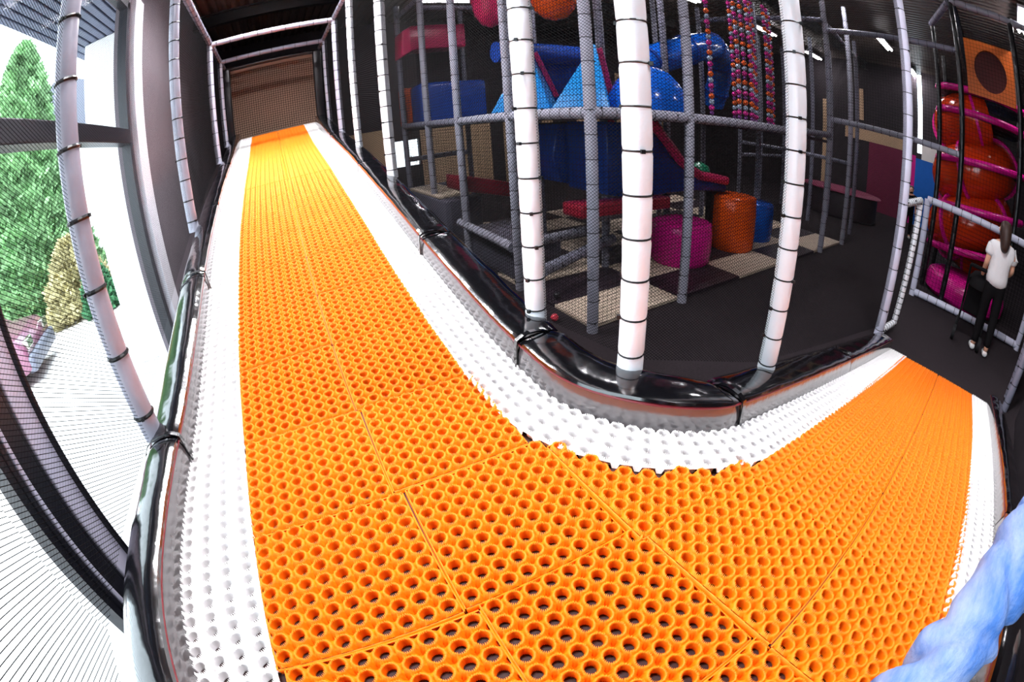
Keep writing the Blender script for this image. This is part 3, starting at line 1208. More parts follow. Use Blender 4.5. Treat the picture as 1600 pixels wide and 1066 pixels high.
for (x, y) in ((4.87, 6.03), (7.44, 6.0), (4.87, 8.75), (4.87, 11.6), (4.87, 14.1), (15.65, 6.05), (18.2, 6.05), (12.65, 6.03)):
    pspost(x, y, -3.93, 6.0)
for (x, y) in ((20.9, 6.6), (20.9, 9.0), (23.6, 9.0), (23.6, 12.0), (20.9, 12.0), (26.5, 12.5), (7.44, 8.7), (10.0, 8.9), (15.3, 8.9), (18.0, 9.0), (7.4, 11.6), (10.0, 11.6), (12.6, 11.6), (15.3, 11.6), (4.87, 16.8), (7.44, 16.8), (10.0, 16.8), (18.2, 11.6)):
    pspost(x, y, -3.93, 5.2, 'slate_foam', 0.1, 0.5)


def psrail(a, b, m='grey_foam', r=0.108, step=0.3):
    rail('rail', '', a, b, M[m], r, step, parent=ps)


Z1 = 0.12
psrail((4.87, 6.0, Z1), (7.44, 6.0, Z1))
psrail((7.44, 6.0, Z1), (12.65, 6.03, Z1 + .05))
psrail((12.65, 6.03, Z1 + .1), (15.65, 6.05, Z1 + .2), 'slate_foam')
psrail((4.87, 6.0, Z1), (4.87, 11.6, Z1))
psrail((4.87, 11.6, Z1), (4.87, 16.8, Z1 + .1), 'slate_foam')
psrail((15.65, 6.0, 0.9), (15.35, 0.95, 0.82), 'grey_foam', 0.1)
psrail((15.65, 6.0, 4.2), (15.35, 0.95, 4.15), 'slate_foam', 0.1)
psrail((4.87, 6.0, 4.7), (4.87, 16.8, 4.7), 'slate_foam', 0.09, 0.5)
psrail((4.87, 14.1, 4.3), (10.0, 14.1, 4.3), 'slate_foam', 0.09, 0.5)
psrail((4.87, 11.6, 4.35), (10.0, 11.6, 4.35), 'white_foam', 0.07, 0.5)
psrail((4.87, 12.1, -2.85), (4.87, 9.0, -2.95), 'grey_foam', 0.12)
psrail((4.87, 9.0, -2.95), (7.4, 9.4, -3.0), 'grey_foam', 0.12)
psrail((5.0, 7.9, -3.25), (7.6, 8.6, -3.1), 'slate_foam', 0.13)
psrail((4.87, 16.8, -1.1), (7.44, 16.8, -1.1), 'slate_foam', 0.1)
psrail((4.87, 16.8, -2.3), (7.44, 16.8, -2.3), 'slate_foam', 0.1)
psrail((7.5, 11.6, Z1), (15.3, 11.6, Z1), 'slate_foam', 0.1)
psrail((15.3, 8.9, Z1), (18.1, 9.0, Z1), 'slate_foam', 0.1)
psrail((15.65, 6.0, 4.6), (15.3, 11.6, 4.6), 'slate_foam', 0.1)
psrail((15.65, 6.05, 4.5), (20.9, 6.6, 4.4), 'slate_foam', 0.09, 0.5)
psrail((18.2, 9.0, Z1), (26.5, 12.5, Z1), 'slate_foam', 0.1, 0.5)
psrail((18.2, 11.6, -1.2), (26.5, 12.5, -1.2), 'slate_foam', 0.09, 0.5)
psrail((18.2, 6.05, -0.6), (18.2, 11.6, -0.6), 'slate_foam', 0.08)
# platform deck of the first level
mb = MB()
mb.box(4.95, 9.9, 6.1, 16.8, 0.0, 0.1)
mb.build('platform', M['mat_dark'], ps)
mb = MB()
mb.box(12.7, 15.6, 6.1, 11.6, 0.02, 0.12)
mb.build('platform', M['mat_dark'], ps)
# mats on the ground, alternating
xsb = [4.9, 7.47, 10.05, 12.65, 15.25, 18.25]
ysb = [6.1, 7.4, 8.7, 10.0, 11.4, 12.8, 14.2, 15.6]
for i in range(5):
    for j in range(7):
        mb = MB()
        mb.box(xsb[i] + .015, xsb[i + 1] - .015, ysb[j] + .015, ysb[j + 1] - .015, -3.93, -3.85)
        mb.build('floor_panel', M['mat_beige'] if (i + j) % 2 == 0 else M['mat_dark'], ps, bevel=0.015)
# nets of the frame
for cs in (((4.9, 6.03, -3.8), (7.4, 6.0, -3.8), (7.4, 6.0, 4.6), (4.9, 6.03, 4.6)),
           ((7.5, 6.0, -3.8), (12.6, 6.03, -3.8), (12.6, 6.03, 4.6), (7.5, 6.0, 4.6)),
           ((4.87, 6.05, -3.8), (4.87, 16.8, -3.8), (4.87, 16.8, 4.6), (4.87, 6.05, 4.6)),
           ((12.7, 6.03, 0.2), (15.6, 6.05, 0.2), (15.6, 6.05, 4.6), (12.7, 6.03, 4.6)),
           ((15.65, 6.0, 0.9), (15.35, 1.0, 0.8), (15.35, 1.0, 4.2), (15.65, 6.0, 4.2)),
           ((15.3, 9.0, -3.8), (18.1, 9.0, -3.8), (18.1, 9.0, 4.5), (15.3, 8.9, 4.5)),
           ((4.9, 16.8, -3.8), (12.0, 16.8, -3.8), (12.0, 16.8, 4.5), (4.9, 16.8, 4.5))):
    net('frame_net', '', cs, 0.105, 0.008, parent=ps)


# --- padded pieces on the upper level
def vbox(name, label, cat, m, x0, x1, y0, y1, z0, z1, bev=0.09):
    mb = MB()
    mb.box(x0, x1, y0, y1, z0, z1)
    return tag(mb.build(name, M[m], bevel=bev, smooth=True, seg=4), label, cat)


vbox('vinyl_block', 'large dark blue vinyl block on the upper left level', 'block', 'blue_vinyl', 5.05, 7.6, 15.2, 16.4, 0.12, 1.72, 0.16)
vbox('vinyl_block', 'orange vinyl block left of the dark blue block', 'block', 'orange_vinyl', 4.95, 5.55, 16.9, 17.6, 0.2, 1.75)
mb = MB()
mb.prism([(4.55, 2.75), (5.0, 3.0), (6.95, 3.05), (6.95, 4.0), (4.95, 3.95), (4.6, 3.75)], 'y', 15.3, 16.3)
tag(mb.build('padded_roof', M['pink'], bevel=0.07, smooth=True), 'pink padded block hanging above the dark blue block', 'block')
mb = MB()
mb.box(5.6, 7.4, 16.85, 17.0, 0.2, 4.4)
tag(mb.build('backdrop_panel', M['mat_dark']), 'dark panel behind the blue and pink blocks', 'panel')


def bag(name, label, cat, m, x, y, zb, r, h):
    prof = [(0.001, 0), (r * .45, .06 * h), (r * .8, .22 * h), (r, .5 * h), (r * .96, .8 * h), (r * .6, h)]
    t = thing(name, label, cat, (x, y, zb))
    mb = MB()
    mb.lathe(prof, (x, y, zb), 20)
    mb.build('body', M[m], t, smooth=True)
    mb = MB()
    mb.tube([(x, y, zb + h - .02), (x, y, 6.6)], 0.03, 6)
    mb.build('rope', M['black_post'], t)


bag('hanging_bag', 'dark pink punch bag hanging left of the first white post', 'punch bag', 'pink', 5.95, 11.4, 2.85, 0.55, 1.9)
bag('hanging_bag', 'round orange red bag hanging right of the first white post', 'punch bag', 'orange_vinyl', 6.75, 9.5, 2.7, 0.62, 1.4)


def pyramid(label, cx, cy, ax, ay, az, hw, z0):
    t = thing('vinyl_pyramid', label, 'soft pyramid', (cx, cy, z0), 'blue soft pyramids')
    b = [(cx - hw, cy + .05), (cx + .15, cy - .75 * hw), (cx + hw * 1.05, cy + .2), (cx - .1, cy + .9 * hw)]
    mb = MB()
    mb.add([(p[0], p[1], z0) for p in b] + [(ax, ay, az)], [(0, 3, 2, 1), (0, 1, 4), (1, 2, 4), (2, 3, 4), (3, 0, 4)])
    mb.build('body', M['sky_vinyl'], t, bevel=0.03, smooth=True)
    mb = MB()
    p = Vector(b[2] + (z0,))
    a = Vector((ax, ay, az))
    mb.tube([a + (p - a) * .12 + Vector((.08, 0, .07)), a + (p - a) * .75 + Vector((.08, 0, .07))], 0.09, 4)
    mb.build('edge_strip', M['pink'], t)


pyramid('light blue soft pyramid half hidden by the first white post', 6.05, 9.9, 6.15, 9.9, 2.0, 1.1, 0.12)
pyramid('light blue soft pyramid between the first two white posts', 6.55, 8.3, 6.95, 8.3, 1.95, 0.98, 0.12)
mb = MB()
mb.tube([(5.6, 10.6, 1.95), (8.4, 10.6, 1.95)], 0.3, 16)
tag(mb.build('crawl_roller', M['blue_vinyl'], smooth=True), 'horizontal grey blue roller behind the light blue pyramids', 'roller')
mb = MB()
mb.box(6.9, 8.8, 10.95, 11.05, 0.15, 1.7)
tag(mb.build('backdrop_panel', M['blue_vinyl']), 'dark blue panel behind the light blue pyramids', 'panel')
# blue dome
mb = MB()
mb.lathe([(1.0, 0), (0.99, .25), (0.93, .55), (0.78, .85), (0.55, 1.1), (0.28, 1.24), (0.001, 1.28)], (8.0, 7.7, 0.1), 28)
tag(mb.build('plastic_dome', M['blue_plastic'], smooth=True), 'shiny blue plastic dome right of the thickest white post', 'dome')
# blue tube slide
t = thing('tube_slide', 'shiny blue plastic tube passing behind the bead strands', 'tube slide', (12, 9.4, 1.6))
pts = catmull([(9.3, 9.6, 1.4), (10.2, 9.4, 1.95), (11.2, 9.3, 2.35), (12.4, 9.4, 2.75), (13.6, 9.7, 2.95), (14.8, 10.3, 2.7), (15.7, 11.0, 2.0), (16.0, 11.6, 1.0)], 0.3)
mb = MB()
mb.tube([tuple(p) for p in pts], 0.5, 22)
mb.build('tube', M['blue_plastic'], t, smooth=True)
for i in range(3, len(pts) - 2, 6):
    d = Vector(pts[i + 1] - pts[i]).normalized()
    mb = MB()
    mb.tube([Vector(pts[i]) - d * .04, Vector(pts[i]) + d * .04], 0.56, 22)
    mb.build('flange', M['blue_vinyl'], t, smooth=True)

# bead strands
BD = {}
for n, r in (('bead_orange', .075), ('bead_silver', .07), ('bead_magenta', .075), ('bead_purple', .055)):
    mb = MB()
    mb.sphere((0, 0, 0), r, 12, 8)
    BD[n] = mb.mesh('bead', M[n], smooth=True)
spots = [(9.07, 6.6, 'single bead strand nearest the grey front post'), (10.32, 6.6, 'first strand of the bead cluster right of the single one'),
         (10.64, 6.6, 'second strand of the bead cluster'), (10.98, 6.6, 'third strand of the bead cluster'),
         (11.0, 7.2, 'bead strand behind the bead cluster'), (12.1, 7.2, 'dim bead strand right of the bead cluster'),
         (12.76, 7.5, 'dim bead strand left of the third white post'), (13.2, 7.3, 'bead strand close to the third white post'),
         (13.6, 7.4, 'bead strand half behind the third white post'), (14.1, 7.6, 'bead strand mostly behind the third white post')]
seq = ['bead_purple', 'bead_magenta', 'bead_silver', 'bead_orange']
for (x, y, l) in spots:
    t = thing('bead_strand', 'hanging ' + l, 'bead strand', (x, y, 0.3), 'hanging bead strands')
    mb = MB()
    mb.tube([(x, y, 0.3), (x, y, 4.7)], 0.012, 5)
    mb.build('cord', M['black_net'], t)
    z = 0.32
    k = random.choice((0, 0, 0, 1)) if y > 7 else 0
    while z < 4.4:
        n = seq[k % 4]
        link('bead', BD[n], t, (x, y, z))
        z += 0.128 if n == 'bead_purple' or seq[(k + 1) % 4] == 'bead_purple' else 0.15
        k += 1

# --- lower level pieces
def drum(label, m, x, y, r, h):
    t = thing('vinyl_drum', label, 'drum', (x, y, -3.85), 'soft play drums')
    mb = MB()
    mb.lathe([(r * .93, 0), (r * .985, .06), (r * 1.02, h * .3), (r * 1.02, h * .7), (r * .99, h - .1), (r * .93, h - .02), (r * .8, h), (0.001, h + .015)], (x, y, -3.85), 36)
    mb.build('body', M[m], t, smooth=True)
    mb = MB()
    mb.tube(circ((x, y, -3.85 + h - .07), r * .985, 36), 0.016, 6, closed=True)
    mb.build('seam', M[m], t, smooth=True)


drum('magenta vinyl drum standing behind the second grey post', 'magenta', 9.62, 7.95, 0.86, 1.16)
drum('tall orange vinyl drum beside the magenta one', 'orange_vinyl', 12.25, 7.95, 0.74, 1.74)
drum('blue vinyl drum half hidden by the third white post', 'blue_plastic', 14.2, 8.3, 0.72, 1.35)

t = thing('wave_slide', 'wide blue slide with pink edge behind the thickest white post', 'slide', (9.5, 8.8, -2.1))
prof = [(7.1, -0.05), (8.45, -0.08), (9.0, -0.55), (9.6, -1.15), (10.6, -1.62), (12.1, -1.82), (12.1, -2.08), (10.5, -1.95), (9.3, -1.95), (8.2, -2.05), (7.1, -1.85)]
mb = MB()
mb.prism(prof, 'y', 8.2, 9.8)
mb.build('chute', M['blue_vinyl'], t, bevel=0.03, smooth=True)
for y in (8.15, 9.85):
    mb = MB()
    mb.tube([(8.5, y, 0.05), (9.1, y, -0.5), (9.7, y, -1.05), (10.6, y, -1.5), (12.0, y, -1.7)], 0.14, 8)
    mb.build('edge', M['pink'], t, smooth=True)
for x in (8.0, 11.6):
    mb = MB()
    mb.box(x - .12, x + .12, 8.3, 8.55, -3.85, -1.85)
    mb.build('leg', M['black_post'], t)
mb = MB()
mb.lathe([(0.36, 0), (0.4, .12), (0.3, .42), (0.05, .55)], (11.3, 8.7, -1.72), 16)
tag(mb.build('vinyl_cone', M['green'], smooth=True), 'small green vinyl cone resting on the blue slide', 'cone')
# blue climbing slope, red wedge, steps
mb = MB()
mb.prism([(8.2, -0.05), (6.9, -0.1), (6.7, -1.0), (6.9, -1.7), (8.2, -2.0)], 'y', 9.9, 11.2)
tag(mb.build('climbing_wedge', M['blue_vinyl'], bevel=0.04, smooth=True), 'dark blue climbing wedge between the first two white posts', 'wedge')
mb = MB()
mb.add([(4.9, 11.8, -1.9), (6.5, 11.8, -2.3), (6.5, 13.0, -2.3), (4.9, 13.0, -1.9), (4.9, 11.8, -1.45), (6.5, 11.8, -1.85), (6.5, 13.0, -1.85), (4.9, 13.0, -1.45)],
       [(0, 3, 2, 1), (4, 5, 6, 7), (0, 1, 5, 4), (1, 2, 6, 5), (2, 3, 7, 6), (3, 0, 4, 7)])
tag(mb.build('vinyl_wedge', M['red_vinyl'], bevel=0.05, smooth=True), 'dark red vinyl wedge beside the beige step', 'wedge')
mb = MB()
mb.add([(5.6, 7.3, -2.1), (8.6, 7.5, -2.2), (8.6, 7.95, -2.2), (5.6, 8.0, -2.1), (5.6, 7.3, -1.8), (8.6, 7.5, -1.9), (8.6, 7.95, -1.9), (5.6, 8.0, -1.8)],
       [(0, 3, 2, 1), (4, 5, 6, 7), (0, 1, 5, 4), (1, 2, 6, 5), (2, 3, 7, 6), (3, 0, 4, 7)])
tag(mb.build('vinyl_beam', M['red_vinyl'], bevel=0.05, smooth=True), 'low dark red beam below the blue slide', 'beam')
t = thing('padded_step', 'grey padded step with a beige top on the left of the frame', 'step', (5.3, 14.6, -3.85))
mb = MB()
mb.box(4.7, 5.9, 12.7, 16.6, -3.85, -2.28)
mb.build('body', M['grey_mat'], t, bevel=0.06, smooth=True)
mb = MB()
mb.box(4.75, 5.85, 13.3, 16.55, -2.28, -2.18)
mb.build('top_mat', M['mat_beige'], t, bevel=0.03, smooth=True)
t = thing('padded_step', 'lower grey padded step nearer the first white post', 'step', (5.6, 10.5, -3.85))
mb = MB()
mb.box(4.95, 6.4, 9.2, 12.0, -3.85, -3.0)
mb.build('body', M['grey_mat'], t, bevel=0.06, smooth=True)
for (x, y, m, l) in ((5.13, 7.6, 'ball_black', 'small black ball on the beige mat'), (4.55, 6.84, 'ball_red', 'small red ball on the dark carpet by the frame')):
    t = thing('play_ball', l, 'ball', (x, y, -3.85 if m == 'ball_black' else -3.93), 'loose play balls')
    z0 = -3.85 if m == 'ball_black' else -3.93
    mb = MB()
    mb.sphere((x, y, z0 + .08), 0.08, 16, 10)
    mb.build('ball_shell', M[m], t, smooth=True)
    mb = MB()
    mb.tube(circ((x, y, z0 + .08), .081, 16), .004, 4, closed=True)
    mb.build('seam', M[m], t)

# ------------------------------------------------------------------ slide tower on the right
tw = thing('slide_tower', 'tall black post tower frame with nets around the spiral slide', 'tower', (16.2, 0.3, -3.93))
for (x, y, z1) in ((15.3, 0.92, 5.9), (15.3, -1.3, 5.8), (17.0, 1.95, 5.4), (15.3, -3.2, 5.8), (20.0, 1.95, 5.0), (20.0, -1.6, 5.0)):
    mb, pts = sleeve((x, y, -3.93), (x, y, z1), 0.1, 0.5)
    o = mb.build('post', M['black_post'], tw, smooth=True)
    ties(o, pts, (0, 0, 1), 0.097)
for a, b, m in (((15.3, 0.95, 5.85), (15.3, -3.2, 5.55), 'grey_foam'), ((15.3, 1.0, 5.8), (17.0, 2.0, 5.4), 'slate_foam'),
                ((15.3, -1.3, 5.7), (20, -1.6, 5.0), 'black_post')):
    rail('beam', '', a, b, M[m], 0.12, 0.4, parent=tw)
net('tower_net', '', ((15.32, 0.9, -3.5), (15.32, -3.2, -3.5), (15.32, -3.2, 5.5), (15.32, 0.9, 5.5)), 0.12, 0.008, parent=tw)
net('tower_net', '', ((15.4, 1.0, -3.5), (17.0, 1.95, -3.5), (17.0, 1.95, 5.3), (15.4, 1.0, 5.5)), 0.12, 0.008, parent=tw)
# amber panel with a big round hole
t = thing('tunnel_board', 'amber board with a large deep red round hole high in the tower', 'play board', (16.5, -0.3, 3.3))
n = 40
cy, cz, rr = -0.28, 4.05, 0.72
vs, fs = [], []
for i in range(n):
    a = 2 * math.pi * i / n
    u, w = math.cos(a), math.sin(a)
    s = 1 / max(abs(u) / 0.98, abs(w) / 0.98)
    for x in (16.5, 16.62):
        vs.append((x, cy + rr * .92 * u, cz + rr * w))
        vs.append((x, cy + max(-.98, min(.98, u * s)), cz - .0 + max(-.95, min(1.0, w * s))))
for i in range(n):
    a, b = i * 4, ((i + 1) % n) * 4
    fs += [(a, b, b + 1, a + 1), (a + 2, a + 3, b + 3, b + 2), (a, a + 2, b + 2, b), (a + 1, b + 1, b + 3, a + 3)]
mb = MB()
mb.add(vs, fs)
mb.build('board', M['panel_orange'], t)
mb = MB()
mb.lathe([(0.8, 0), (0.8, .9), (0.001, .95)], (0, 0, 0), 28)
mb.v = [(16.63 + p[2], cy + p[0] * .9, cz + p[1]) for p in mb.v]
mb.build('tunnel', M['hole_red'], t, smooth=True)
# spiral slide
t = thing('spiral_slide', 'orange red spiral tube slide with bright pink flanges', 'slide', (18.6, 0.3, -3.8))
hel = []
for i in range(0, 97):
    a = math.radians(200 - i * 10.5)
    hel.append((18.9 + 0.95 * math.cos(a), 0.45 + 0.95 * math.sin(a), 2.6 - i * 0.0555))
mb = MB()
mb.tube(hel, 1.02, 26)
mb.build('tube', M['tube_orange'], t, smooth=True)
for i in range(2, 97, 9):
    d = (Vector(hel[min(i + 1, 96)]) - Vector(hel[i - 1])).normalized()
    mb = MB()
    mb.tube([Vector(hel[i]) - d * .06, Vector(hel[i]) + d * .06], 1.13, 26)
    mb.build('flange', M['magenta'], t, smooth=True)
# pink padded edges of the tower landings
for (z, tilt, l) in ((3.25, .0, 'pink padded edge ring under the amber panel'), (2.46, -.02, 'second pink padded edge ring below the amber panel'),
                     (0.85, -.1, 'pink padded edge ring at rail height of the tower'), (-0.75, -.12, 'pink padded edge ring level with the fence top'),
                     (-2.2, -.15, 'lowest pink padded edge ring behind the fence')):
    t = thing('landing_edge', l, 'padded edge', (17.4, 0.2, z), 'pink padded landing edges')
    pts = []
    for i in range(25):
        a = math.radians(75 + i * 210 / 24)
        pts.append((18.1 + 1.25 * math.cos(a), 0.15 + 1.95 * math.sin(a), z + tilt * (0.15 - (0.15 + 1.95 * math.sin(a)))* -1))
    mb = MB()
    mb.tube(pts, 0.13, 12)
    mb.build('foam_edge', M['magenta'], t, smooth=True)
    mb = MB()
    ring = [(p[0] + .05, p[1], p[2] - .05) for p in pts] + [(19.2, 0.15 - 1.4, z - .1), (19.2, 1.5, z - .1)]
    n = len(ring)
    mb.add(ring + [(p[0], p[1], p[2] - .08) for p in ring], [tuple(range(n)), tuple(range(2 * n - 1, n - 1, -1))] + [(i, (i + 1) % n, n + (i + 1) % n, n + i) for i in range(n)])
    mb.build('deck', M['mat_dark'], t)
mb = MB()
mb.lathe([(1.5, 0), (1.68, .15), (1.7, .5), (1.62, .72), (1.45, .82), (0.6, .86), (0.001, .86)], (17.3, 0.1, -3.93), 36, 0.85, 1.05)
tag(mb.build('landing_pad', M['magenta'], smooth=True), 'large shiny magenta landing pad at the foot of the tower', 'landing pad')

# low fence in front of the tower
fn = thing('low_fence', 'low grey padded fence frame in front of the slide tower', 'fence', (15.0, 0, -3.93))
rail('post', '', (15.0, 2.0, -3.93), (15.0, 2.0, -0.86), M['pale_foam'], 0.11, 0.36, parent=fn)
rail('rail', '', (15.0, 2.0, -0.86), (15.0, -2.4, -0.95), M['pale_foam'], 0.11, 0.36, parent=fn)
rail('rail', '', (15.0, 1.92, -3.8), (15.0, -2.4, -3.8), M['pale_foam'], 0.11, 0.36, parent=fn)
rail('post', '', (15.0, -2.4, -3.93), (15.0, -2.4, -0.95), M['pale_foam'], 0.11, 0.36, parent=fn)
net('fence_net', '', ((15.0, 1.95, -3.75), (15.0, -2.35, -3.75), (15.0, -2.35, -0.95), (15.0, 1.95, -0.9)), 0.12, 0.008, parent=fn)
ga = thing('net_gate', 'laced net gate standing open beside the lavender exit post', 'gate', (11.0, 1.85, -3.93))
rail('post', '', (11.15, 1.78, -3.75), (11.45, 1.72, -0.75), M['white_foam'], 0.085, 0.14, parent=ga)
rail('rail', '', (10.2, 1.92, -0.85), (11.45, 1.72, -0.75), M['white_foam'], 0.085, 0.14, parent=ga)
rail('rail', '', (10.25, 1.9, -3.75), (11.15, 1.78, -3.75), M['white_foam'], 0.085, 0.14, parent=ga)
net('gate_net', '', ((10.2, 1.92, -3.7), (11.15, 1.78, -3.7), (11.45, 1.72, -0.8), (10.2, 1.92, -0.85)), 0.08, 0.006, parent=ga)
sf = thing('side_fence', 'pale string net fence at the right edge beyond the exit', 'fence', (12.5, -2.0, -3.93))
rail('post', '', (10.9, -2.0, -3.93), (10.9, -2.0, -1.2), M['slate_foam'], 0.1, 0.14, parent=sf)
rail('post', '', (13.4, -2.5, -3.93), (13.4, -2.5, 2.0), M['slate_foam'], 0.1, 0.4, parent=sf)
net('fence_net', '', ((10.9, -2.0, -3.9), (13.4, -2.5, -3.9), (13.4, -2.5, -1.0), (10.9, -2.0, -1.3)), 0.08, 0.018, M['white_net'], parent=sf)

# counter far right
t = thing('round_counter', 'low curved maroon counter far behind by the maroon wall', 'counter', (26, 9.0, -3.93))
mb = MB()
mb.lathe([(1.7, 0), (1.8, .1), (1.8, 1.3), (1.75, 1.4)], (26, 9.0, -3.93), 30, 1, 1.3)
mb.build('body', M['mat_dark'], t, smooth=True)
mb = MB()
mb.lathe([(1.9, 1.4), (1.98, 1.46), (1.9, 1.54), (0.001, 1.55)], (26, 9.0, -3.93), 30, 1, 1.3)
mb.build('top', M['wall_maroon'], t, smooth=True)


# ------------------------------------------------------------------ people
def skin_obj(name, verts, edges, radii, m, parent, loc, rotz=0.0, levels=2, scale=1.0, root=0):
    me = bpy.data.meshes.new(name)
    me.from_pydata([Vector(v) * scale for v in verts], edges, [])
    o = bpy.data.objects.new(name, me)
    COL.objects.link(o)
    md = o.modifiers.new('skin', 'SKIN')
    md.use_smooth_shade = True
    for i, r in enumerate(radii):
        rr = r if isinstance(r, tuple) else (r, r)
        me.skin_vertices[0].data[i].radius = (rr[0] * scale, rr[1] * scale)
        me.skin_vertices[0].data[i].use_root = (i == root)
    s = o.modifiers.new('sub', 'SUBSURF')
    s.levels = levels
    s.render_levels = levels
    dg = bpy.context.evaluated_depsgraph_get()
    dg.update()
    new = bpy.data.meshes.new_from_object(o.evaluated_get(dg))
    bpy.data.objects.remove(o)
    for p in new.polygons:
        p.use_smooth = True
    new.materials.clear()
    new.materials.append(m)
    new.name = name
    ob = link(name, new, parent, loc)
    ob.rotation_euler = (0, 0, rotz)
    return ob


def person(label, loc, rotz, h=1.62, shirt='cotton'):
    """standing figure facing local +X; dimensions in metres for a 1.62 m body"""
    k = h / 1.62
    t = thing('person', label, 'person', loc)
    V = [(0.0, 0, 0.88), (0.0, 0, 1.02), (0.01, 0, 1.18), (0.015, 0, 1.31), (0.01, 0, 1.39), (0.025, 0, 1.46), (0.035, 0, 1.53), (0.03, 0, 1.575),   # 0-7
         (0.0, .085, .85), (0.03, .095, .48), (-.02, .10, .09), (0.10, .11, .035),                                # 8-11 left leg
         (0.0, -.085, .85), (-.02, -.095, .48), (-.10, -.10, .10), (0.02, -.11, .035),                              # 12-15
         (0.0, .17, 1.30), (-.02, .21, 1.08), (.12, .20, .93), (.17, .19, .88),                                     # 16-19 left arm
         (0.0, -.17, 1.30), (.0, -.215, 1.08), (.15, -.18, .99), (.21, -.16, .97)]                                  # 20-23
    E = [(0, 1), (1, 2), (2, 3), (3, 4), (4, 5), (5, 6), (6, 7), (0, 8), (8, 9), (9, 10), (10, 11), (0, 12), (12, 13), (13, 14), (14, 15),
         (3, 16), (16, 17), (17, 18), (18, 19), (3, 20), (20, 21), (21, 22), (22, 23)]
    Rd = [(.10, .13), (.09, .12), (.09, .135), (.085, .13), .047, .062, .082, .06, .08, .052, .038, .03, .08, .052, .038, .03,
          .05, .038, .03, .026, .05, .038, .03, .026]
    skin_obj('body', V, E, Rd, M['skin'], t, loc, rotz, 2, k)
    # hands with fingers
    for side, w in ((1, Vector((.17, .19, .88))), (-1, Vector((.21, -.16, .97)))):
        hv = [tuple(w), tuple(w + Vector((.035, 0, -.03))), tuple(w + Vector((.07, 0, -.055)))]
        he = [(0, 1), (1, 2)]
        hr = [.022, (.016, .032), (.013, .034)]
        for q, (dy, ln) in enumerate(((-.026, .055), (-.009, .066), (.009, .062), (.026, .048))):
            b = len(hv)
            p = w + Vector((.075, dy, -.058))
            hv += [tuple(p), tuple(p + Vector((ln * .6, 0, -ln * .35))), tuple(p + Vector((ln * .75, 0, -ln * .85)))]
            he += [(2, b), (b, b + 1), (b + 1, b + 2)]
            hr += [.009, .0085, .007]
        b = len(hv)
        p = w + Vector((.03, -side * .03, -.03))
        hv += [tuple(p), tuple(p + Vector((.03, -side * .015, -.03)))]
        he += [(1, b), (b, b + 1)]
        hr += [.011, .009]
        skin_obj('hand', hv, he, hr, M['skin'], t, loc, rotz, 1, k)
    # T-shirt
    V2 = [(0.0, 0, 0.80), (0.0, 0, 1.0), (0.01, 0, 1.17), (0.015, 0, 1.31), (0.01, 0, 1.375), (0.0, .17, 1.30), (-.01, .198, 1.15), (0.0, -.17, 1.30), (0.0, -.203, 1.15)]
    E2 = [(0, 1), (1, 2), (2, 3), (3, 4), (3, 5), (5, 6), (3, 7), (7, 8)]
    R2 = [(.160, .215), (.135, .175), (.13, .178), (.115, .16), .062, .078, .074, .078, .074]
    skin_obj('t_shirt', V2, E2, R2, M[shirt], t, loc, rotz, 2, k)
    V3 = [(0.0, 0, 0.97), (0, 0, .84), (0.0, .085, .78), (0.03, .095, .48), (-.02, .10, .10), (0.0, -.085, .78), (-.02, -.095, .48), (-.10, -.10, .11)]
    E3 = [(0, 1), (1, 2), (2, 3), (3, 4), (1, 5), (5, 6), (6, 7)]
    R3 = [(.115, .15), (.12, .155), .098, .072, .055, .098, .072, .055]
    skin_obj('trousers', V3, E3, R3, M['trouser'], t, loc, rotz, 2, k)
    V4 = [(0.035, 0, 1.60), (0.0, 0, 1.56), (-.05, 0, 1.47), (-.075, 0, 1.36), (-.085, 0.01, 1.25)]
    skin_obj('hair', V4, [(0, 1), (1, 2), (2, 3), (3, 4)], [(.075, .08), (.102, .105), (.095, .125), (.08, .13), (.05, .11)], M['hair'], t, loc, rotz, 2, k)
    for (a, b, c) in (((-.05, .10, .05), (0.04, .105, .045), (.14, .11, .035)), ((-.13, -.10, .05), (-.04, -.105, .045), (.06, -.11, .035))):
        skin_obj('shoe', [a, b, c], [(0, 1), (1, 2)], [(.045, .042), (.046, .044), (.034, .036)], M['shoe'], t, loc, rotz, 2, k)
    # face details: nose, eyes, mouth, ears
    f = k / T
    L = Vector(loc)

    def fp(p):
        c, s = math.cos(rotz), math.sin(rotz)
        return L + Vector(((p[0] * c - p[1] * s) * f, (p[0] * s + p[1] * c) * f, p[2] * f))
    for nm, mm, p, r, s in (('nose', 'skin', (.122, 0, 1.50), .014, (1, .8, 1.4)), ('ear', 'skin', (.02, .085, 1.51), .02, (.8, .5, 1.4)),
                            ('ear', 'skin', (.02, -.085, 1.51), .02, (.8, .5, 1.4)), ('eye', 'hair', (.105, .03, 1.53), .009, (.6, 1, .8)),
                            ('eye', 'hair', (.105, -.03, 1.53), .009, (.6, 1, .8)), ('mouth', 'red_vinyl', (.11, 0, 1.455), .012, (.5, 1.6, .4))):
        mb = MB()
        mb.sphere(fp(p), r * f, 8, 6, s)
        mb.build(nm, M[mm], t, smooth=True)
    return t


person('person seen from behind in a white T-shirt and black trousers by the fence', (12.75, -0.82, -3.93), math.radians(12), 1.64)
person('small distant person in a black top left of the fence frame', (26.0, 4.55, -3.93), math.radians(200), 1.35, 'trouser')

